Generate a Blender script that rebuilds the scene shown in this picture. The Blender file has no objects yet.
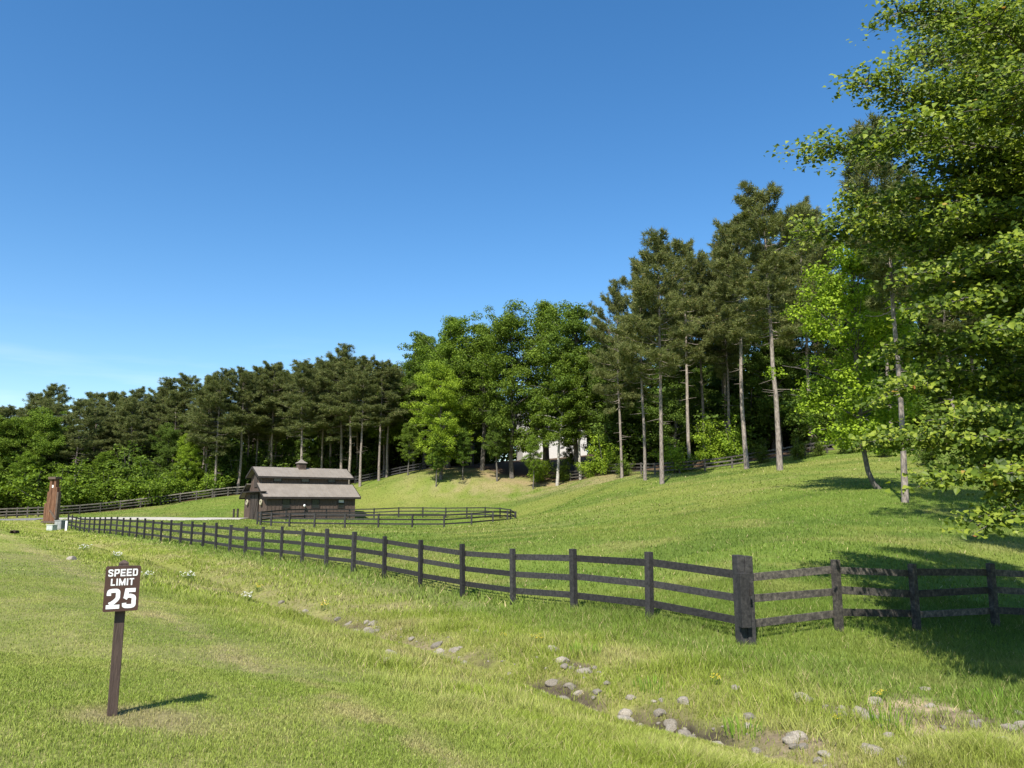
import bpy, math, random
import numpy as np
from mathutils import Vector, Matrix
R = math.radians
SC = bpy.context.scene
COL = SC.collection

# ------------------------------------------------------------------ camera, sky, sun, exposure
F_PX, PITCH, CAM_Z = 760.0, R(9.0), 1.75
cam = bpy.data.cameras.new('camera'); camo = bpy.data.objects.new('camera', cam); COL.objects.link(camo)
cam.sensor_width = 36.0; cam.lens = F_PX / 1024 * 36.0; cam.clip_start = 0.1; cam.clip_end = 6000
camo.location = (0, 0, CAM_Z); camo.rotation_euler = (R(90) + PITCH, 0, 0)
SC.camera = camo

SUN_EL, SUN_HEAD = R(50), R(19)             # elevation; compass heading in which shadows fall (from +Y towards +X)
w = bpy.data.worlds.new('World'); SC.world = w; w.use_nodes = True
nt = w.node_tree; bg = nt.nodes['Background']
sky = nt.nodes.new('ShaderNodeTexSky'); sky.sky_type = 'NISHITA'; sky.sun_disc = False
sky.sun_elevation = SUN_EL; sky.sun_rotation = math.pi + SUN_HEAD
sky.altitude = 200; sky.air_density = 1.0; sky.dust_density = 0.6; sky.ozone_density = 1.6
hs = nt.nodes.new('ShaderNodeHueSaturation'); hs.inputs['Saturation'].default_value = 1.32; hs.inputs['Value'].default_value = 1.0
nt.links.new(sky.outputs[0], hs.inputs['Color']); tcw = nt.nodes.new('ShaderNodeTexCoord'); mpw = nt.nodes.new('ShaderNodeMapping'); mpw.inputs['Scale'].default_value = (1.6, 1.6, 16)
nzw = nt.nodes.new('ShaderNodeTexNoise'); nzw.inputs['Scale'].default_value = 2.2; nzw.inputs['Detail'].default_value = 5
nt.links.new(tcw.outputs['Generated'], mpw.inputs[0]); nt.links.new(mpw.outputs[0], nzw.inputs[0])
sxy = nt.nodes.new('ShaderNodeSeparateXYZ'); nt.links.new(tcw.outputs['Generated'], sxy.inputs[0])
lowm = nt.nodes.new('ShaderNodeMapRange'); lowm.inputs['From Min'].default_value = .10; lowm.inputs['From Max'].default_value = .22; lowm.inputs['To Min'].default_value = .42; lowm.inputs['To Max'].default_value = 0
nt.links.new(sxy.outputs['Z'], lowm.inputs[0])
wsp = nt.nodes.new('ShaderNodeMapRange'); wsp.inputs['From Min'].default_value = .48; wsp.inputs['From Max'].default_value = .75; nt.links.new(nzw.outputs[0], wsp.inputs[0])
mlt = nt.nodes.new('ShaderNodeMath'); mlt.operation = 'MULTIPLY'; nt.links.new(lowm.outputs[0], mlt.inputs[0]); nt.links.new(wsp.outputs[0], mlt.inputs[1])
mxw = nt.nodes.new('ShaderNodeMix'); mxw.data_type = 'RGBA'; nt.links.new(mlt.outputs[0], mxw.inputs[0]); nt.links.new(hs.outputs[0], mxw.inputs[6]); mxw.inputs[7].default_value = (5.6, 6.3, 7.4, 1)
nt.links.new(mxw.outputs[2], bg.inputs[0]); bg.inputs[1].default_value = 0.118
sun = bpy.data.lights.new('sun', 'SUN'); sun.energy = 5.0; sun.angle = R(0.5); sun.color = (1.0, 0.95, 0.87)
suno = bpy.data.objects.new('sun', sun); COL.objects.link(suno)
ce = math.cos(SUN_EL)
suno.rotation_euler = Vector((math.sin(SUN_HEAD) * ce, math.cos(SUN_HEAD) * ce, -math.sin(SUN_EL))).to_track_quat('-Z', 'Y').to_euler()
SC.view_settings.view_transform = 'Standard'; SC.view_settings.look = 'None'
SC.view_settings.exposure = 0.75; SC.view_settings.gamma = 1.0; SC.view_settings.use_curve_mapping = False
SC.cycles.max_bounces = 8; SC.cycles.transparent_max_bounces = 4
SC.cycles.diffuse_bounces = 3

rng = np.random.default_rng(7)
random.seed(7)
CP, SP = math.cos(PITCH), math.sin(PITCH)

# ------------------------------------------------------------------ small helpers
def P(u, v, d):
    """world point seen at photograph position u, v when it stands d metres ahead"""
    x, y = (u - 512) / F_PX, (384 - v) / F_PX
    Y = CP - y * SP; Z = SP + y * CP
    return (x * d / Y, d, CAM_Z + Z * d / Y)

def top_z(v, Y):
    k = (384 - v) / F_PX
    return CAM_Z + (Y * SP + k * Y * CP) / (CP - k * SP)

def sm(a, b, x):
    t = np.clip((x - a) / (b - a), 0, 1)
    return t * t * (3 - 2 * t)

def vnoise(x, y, scale, seed=0):
    x = np.asarray(x) / scale + seed * 17.31; y = np.asarray(y) / scale + seed * 9.77
    xi = np.floor(x).astype(np.int64); yi = np.floor(y).astype(np.int64)
    fx = x - xi; fy = y - yi
    fx = fx * fx * (3 - 2 * fx); fy = fy * fy * (3 - 2 * fy)
    def h(a, b):
        n = (a * 374761393 + b * 668265263 + seed * 1442695041) & 0x7fffffff
        n = ((n ^ (n >> 13)) * 1274126177) & 0x7fffffff
        return ((n ^ (n >> 16)) & 0xffff) / 65535.0
    return (h(xi, yi) * (1 - fx) + h(xi + 1, yi) * fx) * (1 - fy) + (h(xi, yi + 1) * (1 - fx) + h(xi + 1, yi + 1) * fx) * fy

def fbm(x, y, scale, seed=0):
    return 0.5 * vnoise(x, y, scale, seed) + 0.3 * vnoise(x, y, scale * .45, seed + 1) + 0.2 * vnoise(x, y, scale * .2, seed + 2)

def np_mesh(name, V, Fs, mats, col=None, smooth=None, midx=None):
    """Fs: list of index arrays (n,k). midx: list of material indices for each array."""
    me = bpy.data.meshes.new(name)
    V = np.asarray(V, np.float32)
    me.vertices.add(len(V)); me.vertices.foreach_set('co', V.ravel())
    Fs = [np.asarray(f, np.int32) for f in Fs if len(f)]
    nl = sum(f.size for f in Fs); npol = sum(len(f) for f in Fs)
    me.loops.add(nl); me.polygons.add(npol)
    me.loops.foreach_set('vertex_index', np.concatenate([f.ravel() for f in Fs]))
    tot = np.concatenate([np.full(len(f), f.shape[1], np.int32) for f in Fs])
    st = np.concatenate([[0], np.cumsum(tot)[:-1]]).astype(np.int32)
    me.polygons.foreach_set('loop_start', st)
    if midx: me.polygons.foreach_set('material_index', np.concatenate([np.full(len(f), m, np.int32) for f, m in zip(Fs, midx)]))
    if smooth: me.polygons.foreach_set('use_smooth', np.ones(npol, bool))
    for m in (mats if isinstance(mats, (list, tuple)) else [mats]): me.materials.append(m)
    if col is not None:
        a = me.attributes.new('col', 'FLOAT_COLOR', 'POINT')
        c = np.ones((len(V), 4), np.float32); c[:, :3] = col
        a.data.foreach_set('color', c.ravel())
    me.update(calc_edges=True)
    return me

def link(name, me, parent=None):
    o = bpy.data.objects.new(name, me); COL.objects.link(o)
    if parent: o.parent = parent
    return o

def tag(o, label=None, cat=None, group=None, kind=None):
    if label: o['label'] = label
    if cat: o['category'] = cat
    if group: o['group'] = group
    if kind: o['kind'] = kind
    return o

def empty(name, loc, rz=0):
    o = bpy.data.objects.new(name, None); COL.objects.link(o)
    o.empty_display_size = .2; o.location = loc; o.rotation_euler = (0, 0, rz)
    return o

def copy_tree(o, parent=None):
    c = o.copy(); COL.objects.link(c); c.parent = parent
    for ch in list(o.children): copy_tree(ch, c)
    return c

class MB:
    """collects boxes, prisms and tubes, then links them as one mesh"""
    def __init__(s): s.v = []; s.f = []
    def add(s, vs, fs):
        b = len(s.v); s.v += [tuple(v) for v in vs]; s.f += [tuple(i + b for i in f) for f in fs]; return s
    def box(s, x0, x1, y0, y1, z0, z1, mat=None):
        vs = [(x, y, z) for z in (z0, z1) for y in (y0, y1) for x in (x0, x1)]
        if mat: vs = [mat @ Vector(v) for v in vs]
        return s.add(vs, [(0, 2, 3, 1), (4, 5, 7, 6), (0, 1, 5, 4), (2, 6, 7, 3), (0, 4, 6, 2), (1, 3, 7, 5)])
    def beam(s, a, b, wd, ht, taper=1.0):
        """rectangular board from a to b, ht measured upright"""
        a, b = Vector(a), Vector(b); d = (b - a).normalized()
        side = Vector((0, 0, 1)).cross(d)
        side = side.normalized() if side.length > 1e-4 else Vector((1, 0, 0))
        up = d.cross(side).normalized()
        vs = []
        for p, k in ((a, 1), (b, taper)):
            for sx, sy in ((-1, -1), (1, -1), (1, 1), (-1, 1)): vs.append(p + side * sx * wd / 2 * k + up * sy * ht / 2 * k)
        return s.add(vs, [(0, 3, 2, 1), (4, 5, 6, 7), (0, 1, 5, 4), (1, 2, 6, 5), (2, 3, 7, 6), (3, 0, 4, 7)])
    def prism(s, pts, d):
        """polygon pts extruded by vector d"""
        n = len(pts); pts = [Vector(p) for p in pts]; d = Vector(d)
        return s.add(pts + [p + d for p in pts], [tuple(range(n - 1, -1, -1)), tuple(range(n, 2 * n))] + [(i, (i + 1) % n, n + (i + 1) % n, n + i) for i in range(n)])
    def lathe(s, prof, c=(0, 0, 0), n=12, mat=None):
        vs = []; fs = []
        for r, z in prof:
            for i in range(n):
                a = 2 * math.pi * i / n; vs.append(Vector((c[0] + r * math.cos(a), c[1] + r * math.sin(a), c[2] + z)))
        if mat: vs = [mat @ v for v in vs]
        m = len(prof)
        for j in range(m - 1):
            for i in range(n): fs.append((j * n + i, j * n + (i + 1) % n, (j + 1) * n + (i + 1) % n, (j + 1) * n + i))
        fs.append(tuple(range(n - 1, -1, -1))); fs.append(tuple((m - 1) * n + i for i in range(n)))
        return s.add(vs, fs)
    def mesh(s, name, mat, bevel=0, smooth=False):
        me = bpy.data.meshes.new(name); me.from_pydata(s.v, [], s.f); me.materials.append(mat)
        if smooth:
            for p in me.polygons: p.use_smooth = True
        me.update(); return me
    def build(s, name, mat, parent=None, bevel=0, smooth=False):
        o = link(name, s.mesh(name, mat, smooth=smooth), parent)
        if bevel:
            m = o.modifiers.new('bevel', 'BEVEL'); m.width = bevel; m.segments = 2; m.limit_method = 'ANGLE'
        return o

# ------------------------------------------------------------------ materials
def new_mat(name):
    m = bpy.data.materials.new(name); m.use_nodes = True
    n = m.node_tree.nodes; return m, n, m.node_tree.links, n['Principled BSDF']

def ramp(n, stops):
    r = n.new('ShaderNodeValToRGB'); el = r.color_ramp.elements
    while len(el) < len(stops): el.new(0.5)
    for e, (p, c) in zip(el, stops): e.position = p; e.color = (*c, 1)
    return r

def noisy(name, c1, c2, scale=8, stretch=(1, 1, 1), rough=.8, bump=.3, bump_scale=None, spec=.3, detail=6, c3=None):
    m, n, L, b = new_mat(name)
    tc = n.new('ShaderNodeTexCoord'); mp = n.new('ShaderNodeMapping'); mp.inputs['Scale'].default_value = stretch
    L.new(tc.outputs['Object'], mp.inputs[0])
    t = n.new('ShaderNodeTexNoise'); t.inputs['Scale'].default_value = scale; t.inputs['Detail'].default_value = detail; t.inputs['Roughness'].default_value = .65
    L.new(mp.outputs[0], t.inputs[0])
    r = ramp(n, [(.33, c1), (.67, c2)] if c3 is None else [(.3, c1), (.52, c2), (.7, c3)])
    L.new(t.outputs[0], r.inputs[0]); L.new(r.outputs[0], b.inputs['Base Color'])
    b.inputs['Roughness'].default_value = rough; b.inputs['Specular IOR Level'].default_value = spec
    if bump:
        bp = n.new('ShaderNodeBump'); bp.inputs['Strength'].default_value = bump; bp.inputs['Distance'].default_value = .02
        t2 = n.new('ShaderNodeTexNoise'); t2.inputs['Scale'].default_value = bump_scale or scale * 2; t2.inputs['Detail'].default_value = 5
        L.new(mp.outputs[0], t2.inputs[0]); L.new(t2.outputs[0], bp.inputs['Height']); L.new(bp.outputs[0], b.inputs['Normal'])
    return m

def foliage(name, stops, trans=.35, rough=.6, spec=.12, tcol=(1.2, 1.25, .6)):
    m, n, L, b = new_mat(name)
    g = n.new('ShaderNodeNewGeometry'); oi = n.new('ShaderNodeObjectInfo')
    r = ramp(n, stops); L.new(g.outputs['Random Per Island'], r.inputs[0])
    mx = n.new('ShaderNodeMix'); mx.data_type = 'RGBA'; mx.blend_type = 'MULTIPLY'; mx.inputs[0].default_value = 1
    L.new(r.outputs[0], mx.inputs[6]); L.new(oi.outputs['Color'], mx.inputs[7])
    L.new(mx.outputs[2], b.inputs['Base Color']); b.inputs['Roughness'].default_value = rough; b.inputs['Specular IOR Level'].default_value = spec
    tr = n.new('ShaderNodeBsdfTranslucent')
    m2 = n.new('ShaderNodeMix'); m2.data_type = 'RGBA'; m2.blend_type = 'MULTIPLY'; m2.inputs[0].default_value = 1
    L.new(mx.outputs[2], m2.inputs[6]); m2.inputs[7].default_value = (*tcol, 1); L.new(m2.outputs[2], tr.inputs[0])
    ms = n.new('ShaderNodeMixShader'); ms.inputs[0].default_value = trans
    L.new(b.outputs[0], ms.inputs[1]); L.new(tr.outputs[0], ms.inputs[2])
    L.new(ms.outputs[0], n['Material Output'].inputs[0])
    return m

def attr_grass(name, trans=.3):
    m, n, L, b = new_mat(name)
    a = n.new('ShaderNodeAttribute'); a.attribute_name = 'col'
    g = n.new('ShaderNodeNewGeometry')
    mr = n.new('ShaderNodeMapRange'); mr.inputs['To Min'].default_value = .72; mr.inputs['To Max'].default_value = 1.28
    L.new(g.outputs['Random Per Island'], mr.inputs[0])
    vm = n.new('ShaderNodeVectorMath'); vm.operation = 'SCALE'; L.new(a.outputs['Color'], vm.inputs[0]); L.new(mr.outputs[0], vm.inputs['Scale'])
    L.new(vm.outputs[0], b.inputs['Base Color']); b.inputs['Roughness'].default_value = .6; b.inputs['Specular IOR Level'].default_value = .25
    tr = n.new('ShaderNodeBsdfTranslucent'); L.new(vm.outputs[0], tr.inputs[0])
    ms = n.new('ShaderNodeMixShader'); ms.inputs[0].default_value = trans
    L.new(b.outputs[0], ms.inputs[1]); L.new(tr.outputs[0], ms.inputs[2]); L.new(ms.outputs[0], n['Material Output'].inputs[0])
    return m

def ground_mat():
    m, n, L, b = new_mat('ground_soil_and_turf')
    a = n.new('ShaderNodeAttribute'); a.attribute_name = 'col'
    g = n.new('ShaderNodeNewGeometry')
    t = n.new('ShaderNodeTexNoise'); t.inputs['Scale'].default_value = 7; t.inputs['Detail'].default_value = 8; t.inputs['Roughness'].default_value = .75
    L.new(g.outputs['Position'], t.inputs[0])
    mr = n.new('ShaderNodeMapRange'); mr.inputs['From Min'].default_value = .3; mr.inputs['From Max'].default_value = .7
    mr.inputs['To Min'].default_value = .55; mr.inputs['To Max'].default_value = 1.3
    L.new(t.outputs[0], mr.inputs[0])
    vm = n.new('ShaderNodeVectorMath'); vm.operation = 'SCALE'; L.new(a.outputs['Color'], vm.inputs[0]); L.new(mr.outputs[0], vm.inputs['Scale'])
    L.new(vm.outputs[0], b.inputs['Base Color']); b.inputs['Roughness'].default_value = .95; b.inputs['Specular IOR Level'].default_value = .1
    bp = n.new('ShaderNodeBump'); bp.inputs['Strength'].default_value = .6; bp.inputs['Distance'].default_value = .03
    t2 = n.new('ShaderNodeTexNoise'); t2.inputs['Scale'].default_value = 22; t2.inputs['Detail'].default_value = 6
    L.new(g.outputs['Position'], t2.inputs[0]); L.new(t2.outputs[0], bp.inputs['Height']); L.new(bp.outputs[0], b.inputs['Normal'])
    return m

M = {}
M['ground'] = ground_mat()
M['grass'] = attr_grass('grass_blades', .22)
M['fence'] = noisy('weathered_black_boards', (.012, .0115, .0115), (.029, .028, .027), 14, (1, 1, 1), .85, .5, 40, c3=(.046, .043, .039))
M['fence_worn'] = noisy('worn_grey_boards', (.022, .02, .018), (.070, .062, .052), 12, (1, 1, 1), .85, .5, 40, c3=(.15, .13, .10))
M['farfence'] = noisy('old_grey_rails', (.045, .04, .033), (.12, .105, .085), 3, (1, 1, 1), .9, 0)
M['palerail'] = noisy('sun_bleached_rails', (.13, .115, .09), (.27, .24, .19), 3, (1, 1, 1), .9, 0)
M['bark_pine'] = noisy('pine_bark', (.07, .056, .046), (.24, .20, .165), 5, (2, 2, .6), .95, .8, 9, c3=(.36, .31, .26))
M['bark_grey'] = noisy('grey_bark', (.05, .044, .037), (.17, .153, .13), 4, (1.5, 1.5, .7), .95, .6, 10)
M['bark_birch'] = noisy('pale_bark', (.20, .18, .15), (.5, .47, .41), 3, (1, 1, 1.6), .9, .4, 8)
M['needles'] = foliage('pine_needles', [(0, (.066, .084, .032)), (.5, (.135, .160, .056)), (.93, (.21, .23, .08)), (1, (.25, .20, .09))], .30)
M['leaves'] = foliage('broad_leaves', [(0, (.056, .092, .017)), (.5, (.105, .155, .025)), (1, (.165, .225, .035))], .36)
M['near_leaves'] = foliage('fresh_maple_leaves', [(0, (.050, .082, .013)), (.5, (.115, .172, .021)), (.80, (.25, .31, .036)), (.996, (.29, .34, .05)), (.9985, (.42, .13, .06)), (1, (.45, .18, .08))], .40, .45, .18)
M['barnwood'] = noisy('dark_stained_siding', (.066, .045, .034), (.122, .087, .068), 3, (4, 4, .7), .85, .3, 14)
M['barntrim'] = noisy('dark_trim_boards', (.018, .015, .013), (.04, .033, .028), 5, (1, 1, 1), .8, .2)
M['barndoor'] = noisy('dark_door_boards', (.035, .027, .022), (.075, .056, .046), 4, (4, 4, .7), .85, .3, 14)
M['roof'] = noisy('pale_metal_roofing', (.182, .156, .126), (.232, .202, .166), 1.2, (1, 1, 1), .6, 0, spec=.4)
M['glass'] = noisy('dark_window_glass', (.012, .014, .017), (.03, .032, .035), 2, (1, 1, 1), .12, 0, spec=.6)
M['pale_pane'] = noisy('pale_window_board', (.5, .47, .42), (.62, .6, .55), 4, (1, 1, 1), .6, 0)
M['white'] = noisy('white_paint', (.68, .68, .66), (.82, .82, .80), 6, (1, 1, 1), .55, .05)
M['signbrown'] = noisy('brown_sign_face', (.060, .030, .022), (.078, .040, .029), 9, (1, 1, 1), .42, .04, spec=.45)
M['signpost'] = noisy('brown_painted_post', (.052, .035, .028), (.085, .058, .045), 16, (2, 2, .25), .7, .35, 40)
M['timber'] = noisy('red_brown_timber', (.06, .028, .016), (.15, .072, .038), 2.5, (4, 4, .5), .8, .4, 14, c3=(.22, .125, .07))
M['timberdark'] = noisy('dark_timber', (.06, .042, .03), (.14, .10, .075), 3, (3, 3, .6), .8, .3)
M['utility'] = noisy('pale_green_grey_paint', (.40, .43, .39), (.5, .53, .48), 3, (1, 1, 1), .5, 0)
M['utilitydark'] = noisy('weathered_grey_paint', (.20, .21, .20), (.30, .31, .29), 3, (1, 1, 1), .6, 0)
M['asphalt'] = noisy('grey_asphalt', (.13, .125, .12), (.20, .19, .18), 6, (1, 1, 1), .95, .2)
M['gravel'] = noisy('pale_gravel', (.27, .245, .20), (.36, .335, .285), 9, (1, 1, 1), .95, .3, c3=(.43, .40, .35))
M['rock'] = noisy('pale_field_stone', (.14, .12, .092), (.26, .23, .18), 7, (1, 1, 1), .92, .7, 18, c3=(.40, .36, .29))
M['rockwhite'] = noisy('whitish_quartz_stone', (.15, .128, .095), (.28, .245, .19), 8, (1, 1, 1), .92, .6, 18, c3=(.42, .38, .31))
M['housewall'] = noisy('white_siding', (.50, .49, .46), (.58, .57, .54), 3, (1, 1, 1), .7, 0)
M['houseroof'] = noisy('grey_shingles', (.16, .16, .165), (.26, .26, .27), 6, (1, 1, 1), .9, .1)
M['yellow'] = noisy('yellow_petals', (.72, .50, .02), (.85, .66, .04), 20, (1, 1, 1), .6, 0)
M['whitepetal'] = noisy('white_petals', (.66, .66, .60), (.85, .85, .8), 20, (1, 1, 1), .6, 0)
M['stem'] = foliage('green_stems', [(0, (.06, .12, .02)), (1, (.12, .2, .035))], .3)
M['twig'] = noisy('brown_twigs', (.05, .038, .028), (.11, .085, .065), 8, (1, 1, 1), .95, 0)
M['wreath'] = noisy('pale_wreath', (.22, .20, .13), (.40, .37, .26), 8, (1, 1, 1), .9, .3)
M['culvert'] = noisy('dark_rusty_pipe', (.02, .014, .011), (.06, .038, .026), 6, (1, 1, 1), .8, .2)

def vary(m, lo, hi):
    """boards and stones differ a little from one another"""
    n, L = m.node_tree.nodes, m.node_tree.links; b = n['Principled BSDF']; src = b.inputs['Base Color'].links[0].from_socket
    oi = n.new('ShaderNodeObjectInfo'); mr = n.new('ShaderNodeMapRange'); mr.inputs['To Min'].default_value = lo; mr.inputs['To Max'].default_value = hi; L.new(oi.outputs['Random'], mr.inputs[0])
    vm = n.new('ShaderNodeVectorMath'); vm.operation = 'SCALE'; L.new(src, vm.inputs[0]); L.new(mr.outputs[0], vm.inputs['Scale']); L.new(vm.outputs[0], b.inputs['Base Color'])
for k_, lo, hi in (('fence', .7, 1.5), ('fence_worn', .7, 1.5), ('rock', .7, 1.25), ('rockwhite', .7, 1.2), ('farfence', .75, 1.3), ('bark_pine', .75, 1.2)): vary(M[k_], lo, hi)

# ------------------------------------------------------------------ the lie of the land
FP0 = np.array((2.93, 16.75)); FH = R(36.5)
DF = np.array((-math.sin(FH), math.cos(FH))); NR = np.array((-math.cos(FH), -math.sin(FH)))   # along the fence; towards the lawn
def st(x, y):
    dx, dy = np.asarray(x) - FP0[0], np.asarray(y) - FP0[1]
    return dx * NR[0] + dy * NR[1], dx * DF[0] + dy * DF[1]

ctrl = []
for t in (-22, -12, -4, 4, 12, 22, 34, 48, 62, 76):
    for s, z in ((0, -.74), (2.2, -.82), (4.2, -.95), (6.2, -.72), (8.5, -.30), (11, -.0), (14, .07), (24, .1)):
        if t > 40 and s > 9: continue
        p = FP0 + NR * s + DF * t
        ctrl.append((p[0], p[1], z + (-.14 if t > 70 else .06 if 12 < t < 60 else -.17 if -8 < t < 0 else -.10 if 0 < t < 10 else 0) * (1 if s < 5 else .4 if s < 7 else 0) - (.1 if t < -8 and s < 3 else 0)))
for u, v, d in ((300, 520, 93), (345, 519, 97), (262, 520.5, 86), (440, 528, 66), (393, 528, 66), (330, 526, 70), (300, 524, 74), (400, 517.5, 92), (440, 518, 91), (340, 519, 88), (514, 524.5, 79),
                (620, 565, 27), (600, 530, 44), (560, 545, 32), (760, 575, 20), (900, 560, 23), (985, 590, 22), (900, 532, 30), (905, 502, 40), (870, 488, 47), (779, 470, 68), (740, 498, 50),
                (662, 484, 72), (625, 481, 80), (557, 485, 104), (512, 483, 107), (440, 477, 108), (408, 480, 108), (365, 482, 118), (330, 487, 122), (360, 494, 108), (228, 497, 113), (130, 508, 113), (60, 515, 106),
                (180, 520, 93), (25, 519, 97), (240, 518.5, 92), (0, 513, 120), (850, 450, 80), (1000, 484, 52), (1000, 520, 34), (640, 500, 62), (560, 507, 72), (470, 500, 100), (410, 502, 102), (700, 475, 82),
                (922, 631, 17), (1002, 628, 17.8), (1080, 626, 19), (838, 629, 16), (590, 478, 98)):
    ctrl.append(P(u, v, d))
for x, y, z in ((-90, 95, -.6), (-100, 130, 1.5), (-60, 165, 6), (-20, 165, 9.5), (20, 150, 12), (55, 140, 17), (85, 110, 18), (80, 60, 10), (60, 35, 4.5),
                (45, 20, 1.8), (35, 5, .2), (30, -15, -.2), (0, -20, .1), (-40, -10, .2), (-70, 30, .1), (-60, 10, .2), (-80, 60, -.3), (-100, 200, 5), (0, 205, 13), (80, 190, 20), (60, 75, 8.5)):
    ctrl.append((x, y, z))
ctrl = np.array(ctrl)
def _tps(r2): return np.where(r2 > 1e-9, .5 * r2 * np.log(np.maximum(r2, 1e-9)), 0)
_c = ctrl[:, :2] / 50; _n = len(_c)
_K = _tps(((_c[:, None] - _c[None]) ** 2).sum(-1)) + np.eye(_n) * 2e-4
_Pm = np.c_[np.ones(_n), _c]
_sol = np.linalg.solve(np.block([[_K, _Pm], [_Pm.T, np.zeros((3, 3))]]), np.r_[ctrl[:, 2], 0, 0, 0])
_sol = _sol.astype(np.float32); _c32 = _c.astype(np.float32)
def height(x, y):
    x = np.atleast_1d(np.asarray(x, float)); y = np.atleast_1d(np.asarray(y, float))
    out = np.empty(len(x))
    for i in range(0, len(x), 20000):
        a = (np.clip(x[i:i + 20000], -105, 90) / 50).astype(np.float32); b = (np.clip(y[i:i + 20000], -20, 200) / 50).astype(np.float32)
        r2 = (a[:, None] - _c32[None, :, 0]) ** 2 + (b[:, None] - _c32[None, :, 1]) ** 2
        out[i:i + 20000] = (.5 * r2 * np.log(np.maximum(r2, 1e-9))) @ _sol[:_n] + _sol[_n] + a * _sol[_n + 1] + b * _sol[_n + 2]
    s, t = st(x, y)
    fade = sm(-18, -12, t) * (1 - sm(50, 64, t))
    wob = (vnoise(t, t * 0, 5, 3) - .5) * .9
    out -= (.16 + .14 * vnoise(t, t * 0 + 5, 2.2, 8)) * np.exp(-((s - 4.3 - wob) / .42) ** 2) * fade
    out += ((fbm(x, y, 1.6, 21) - .5) * .07 + (fbm(x, y, 9, 25) - .5) * .12 * sm(14, 30, y)) * (.25 + .75 * sm(.2, 1.6, np.abs(s)))
    return out
def hz(x, y): return float(height([x], [y])[0])
def at(u, Y):
    """ground position for a thing whose foot is seen at column u, Y metres ahead"""
    z = 0.0
    for _ in range(4):
        X = (u - 512) / F_PX * (Y * CP + (z - CAM_Z) * SP); z = hz(X, Y)
    return X, Y, z

EDGE_X = np.array((-110, -75, -54, -46, -36, -26, -15, -5, 6, 14, 24, 34, 42, 52, 70, 90.))
EDGE_Y = np.array((106, 106, 109, 114, 121, 122, 118, 114, 107, 95, 87, 83, 78, 68, 52, 40.))
def edge(x): return np.interp(x, EDGE_X, EDGE_Y)

# bare stony patches of the ditch and the bank: x, y, radius x, radius y
BARE = [(.75, 12.6, .85, .36), (2.3, 10.8, .9, .36), (3.5, 9.7, .6, .28), (-1.3, 15.2, .6, .3), (5.6, 10.6, 1.5, .85), (6.6, 9.8, .9, .6), (4.5, 10.9, .5, .3), (-3.6, 18.6, .6, .28), (1.1, 13.7, .5, .28), (4.9, 8.6, .6, .3), (7.3, 9.5, .6, .5)]
def bare(x, y):
    m = np.zeros(len(x))
    nz = fbm(x, y, .7, 41)
    for bx, by, rx, ry in BARE:
        a = FH; dx, dy = x - bx, y - by
        l = dx * DF[0] + dy * DF[1]; q = dx * NR[0] + dy * NR[1]
        e = np.sqrt((l / rx) ** 2 + (q / ry) ** 2) + (nz - .5) * 1.3
        m = np.maximum(m, 1 - sm(.55, 1.05, e))
    s, t = st(x, y); wob = (vnoise(t, t * 0, 5, 3) - .5) * .9
    ch = np.exp(-((s - 4.3 - wob) / .55) ** 2) * sm(-14, -10, t) * (1 - sm(4, 14, t)) * sm(.40, .58, fbm(x, y, 1.1, 47) * .6 + nz * .4)
    return np.maximum(m, ch)

SIGN = at(112, 6.75)
ROAD = [(-130, 96), (-75, 96), (-58, 96)]
DRIVE = [at(48, 96)[:2], at(100, 96)[:2], at(150, 95)[:2], at(200, 93.5)[:2], at(246, 91)[:2]]
def seg_dist(x, y, pl):
    d = np.full(len(x), 1e9)
    for (ax, ay), (bx, by) in zip(pl[:-1], pl[1:]):
        vx, vy = bx - ax, by - ay; k = np.clip(((x - ax) * vx + (y - ay) * vy) / (vx * vx + vy * vy), 0, 1)
        d = np.minimum(d, np.hypot(x - ax - k * vx, y - ay - k * vy))
    return d

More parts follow.
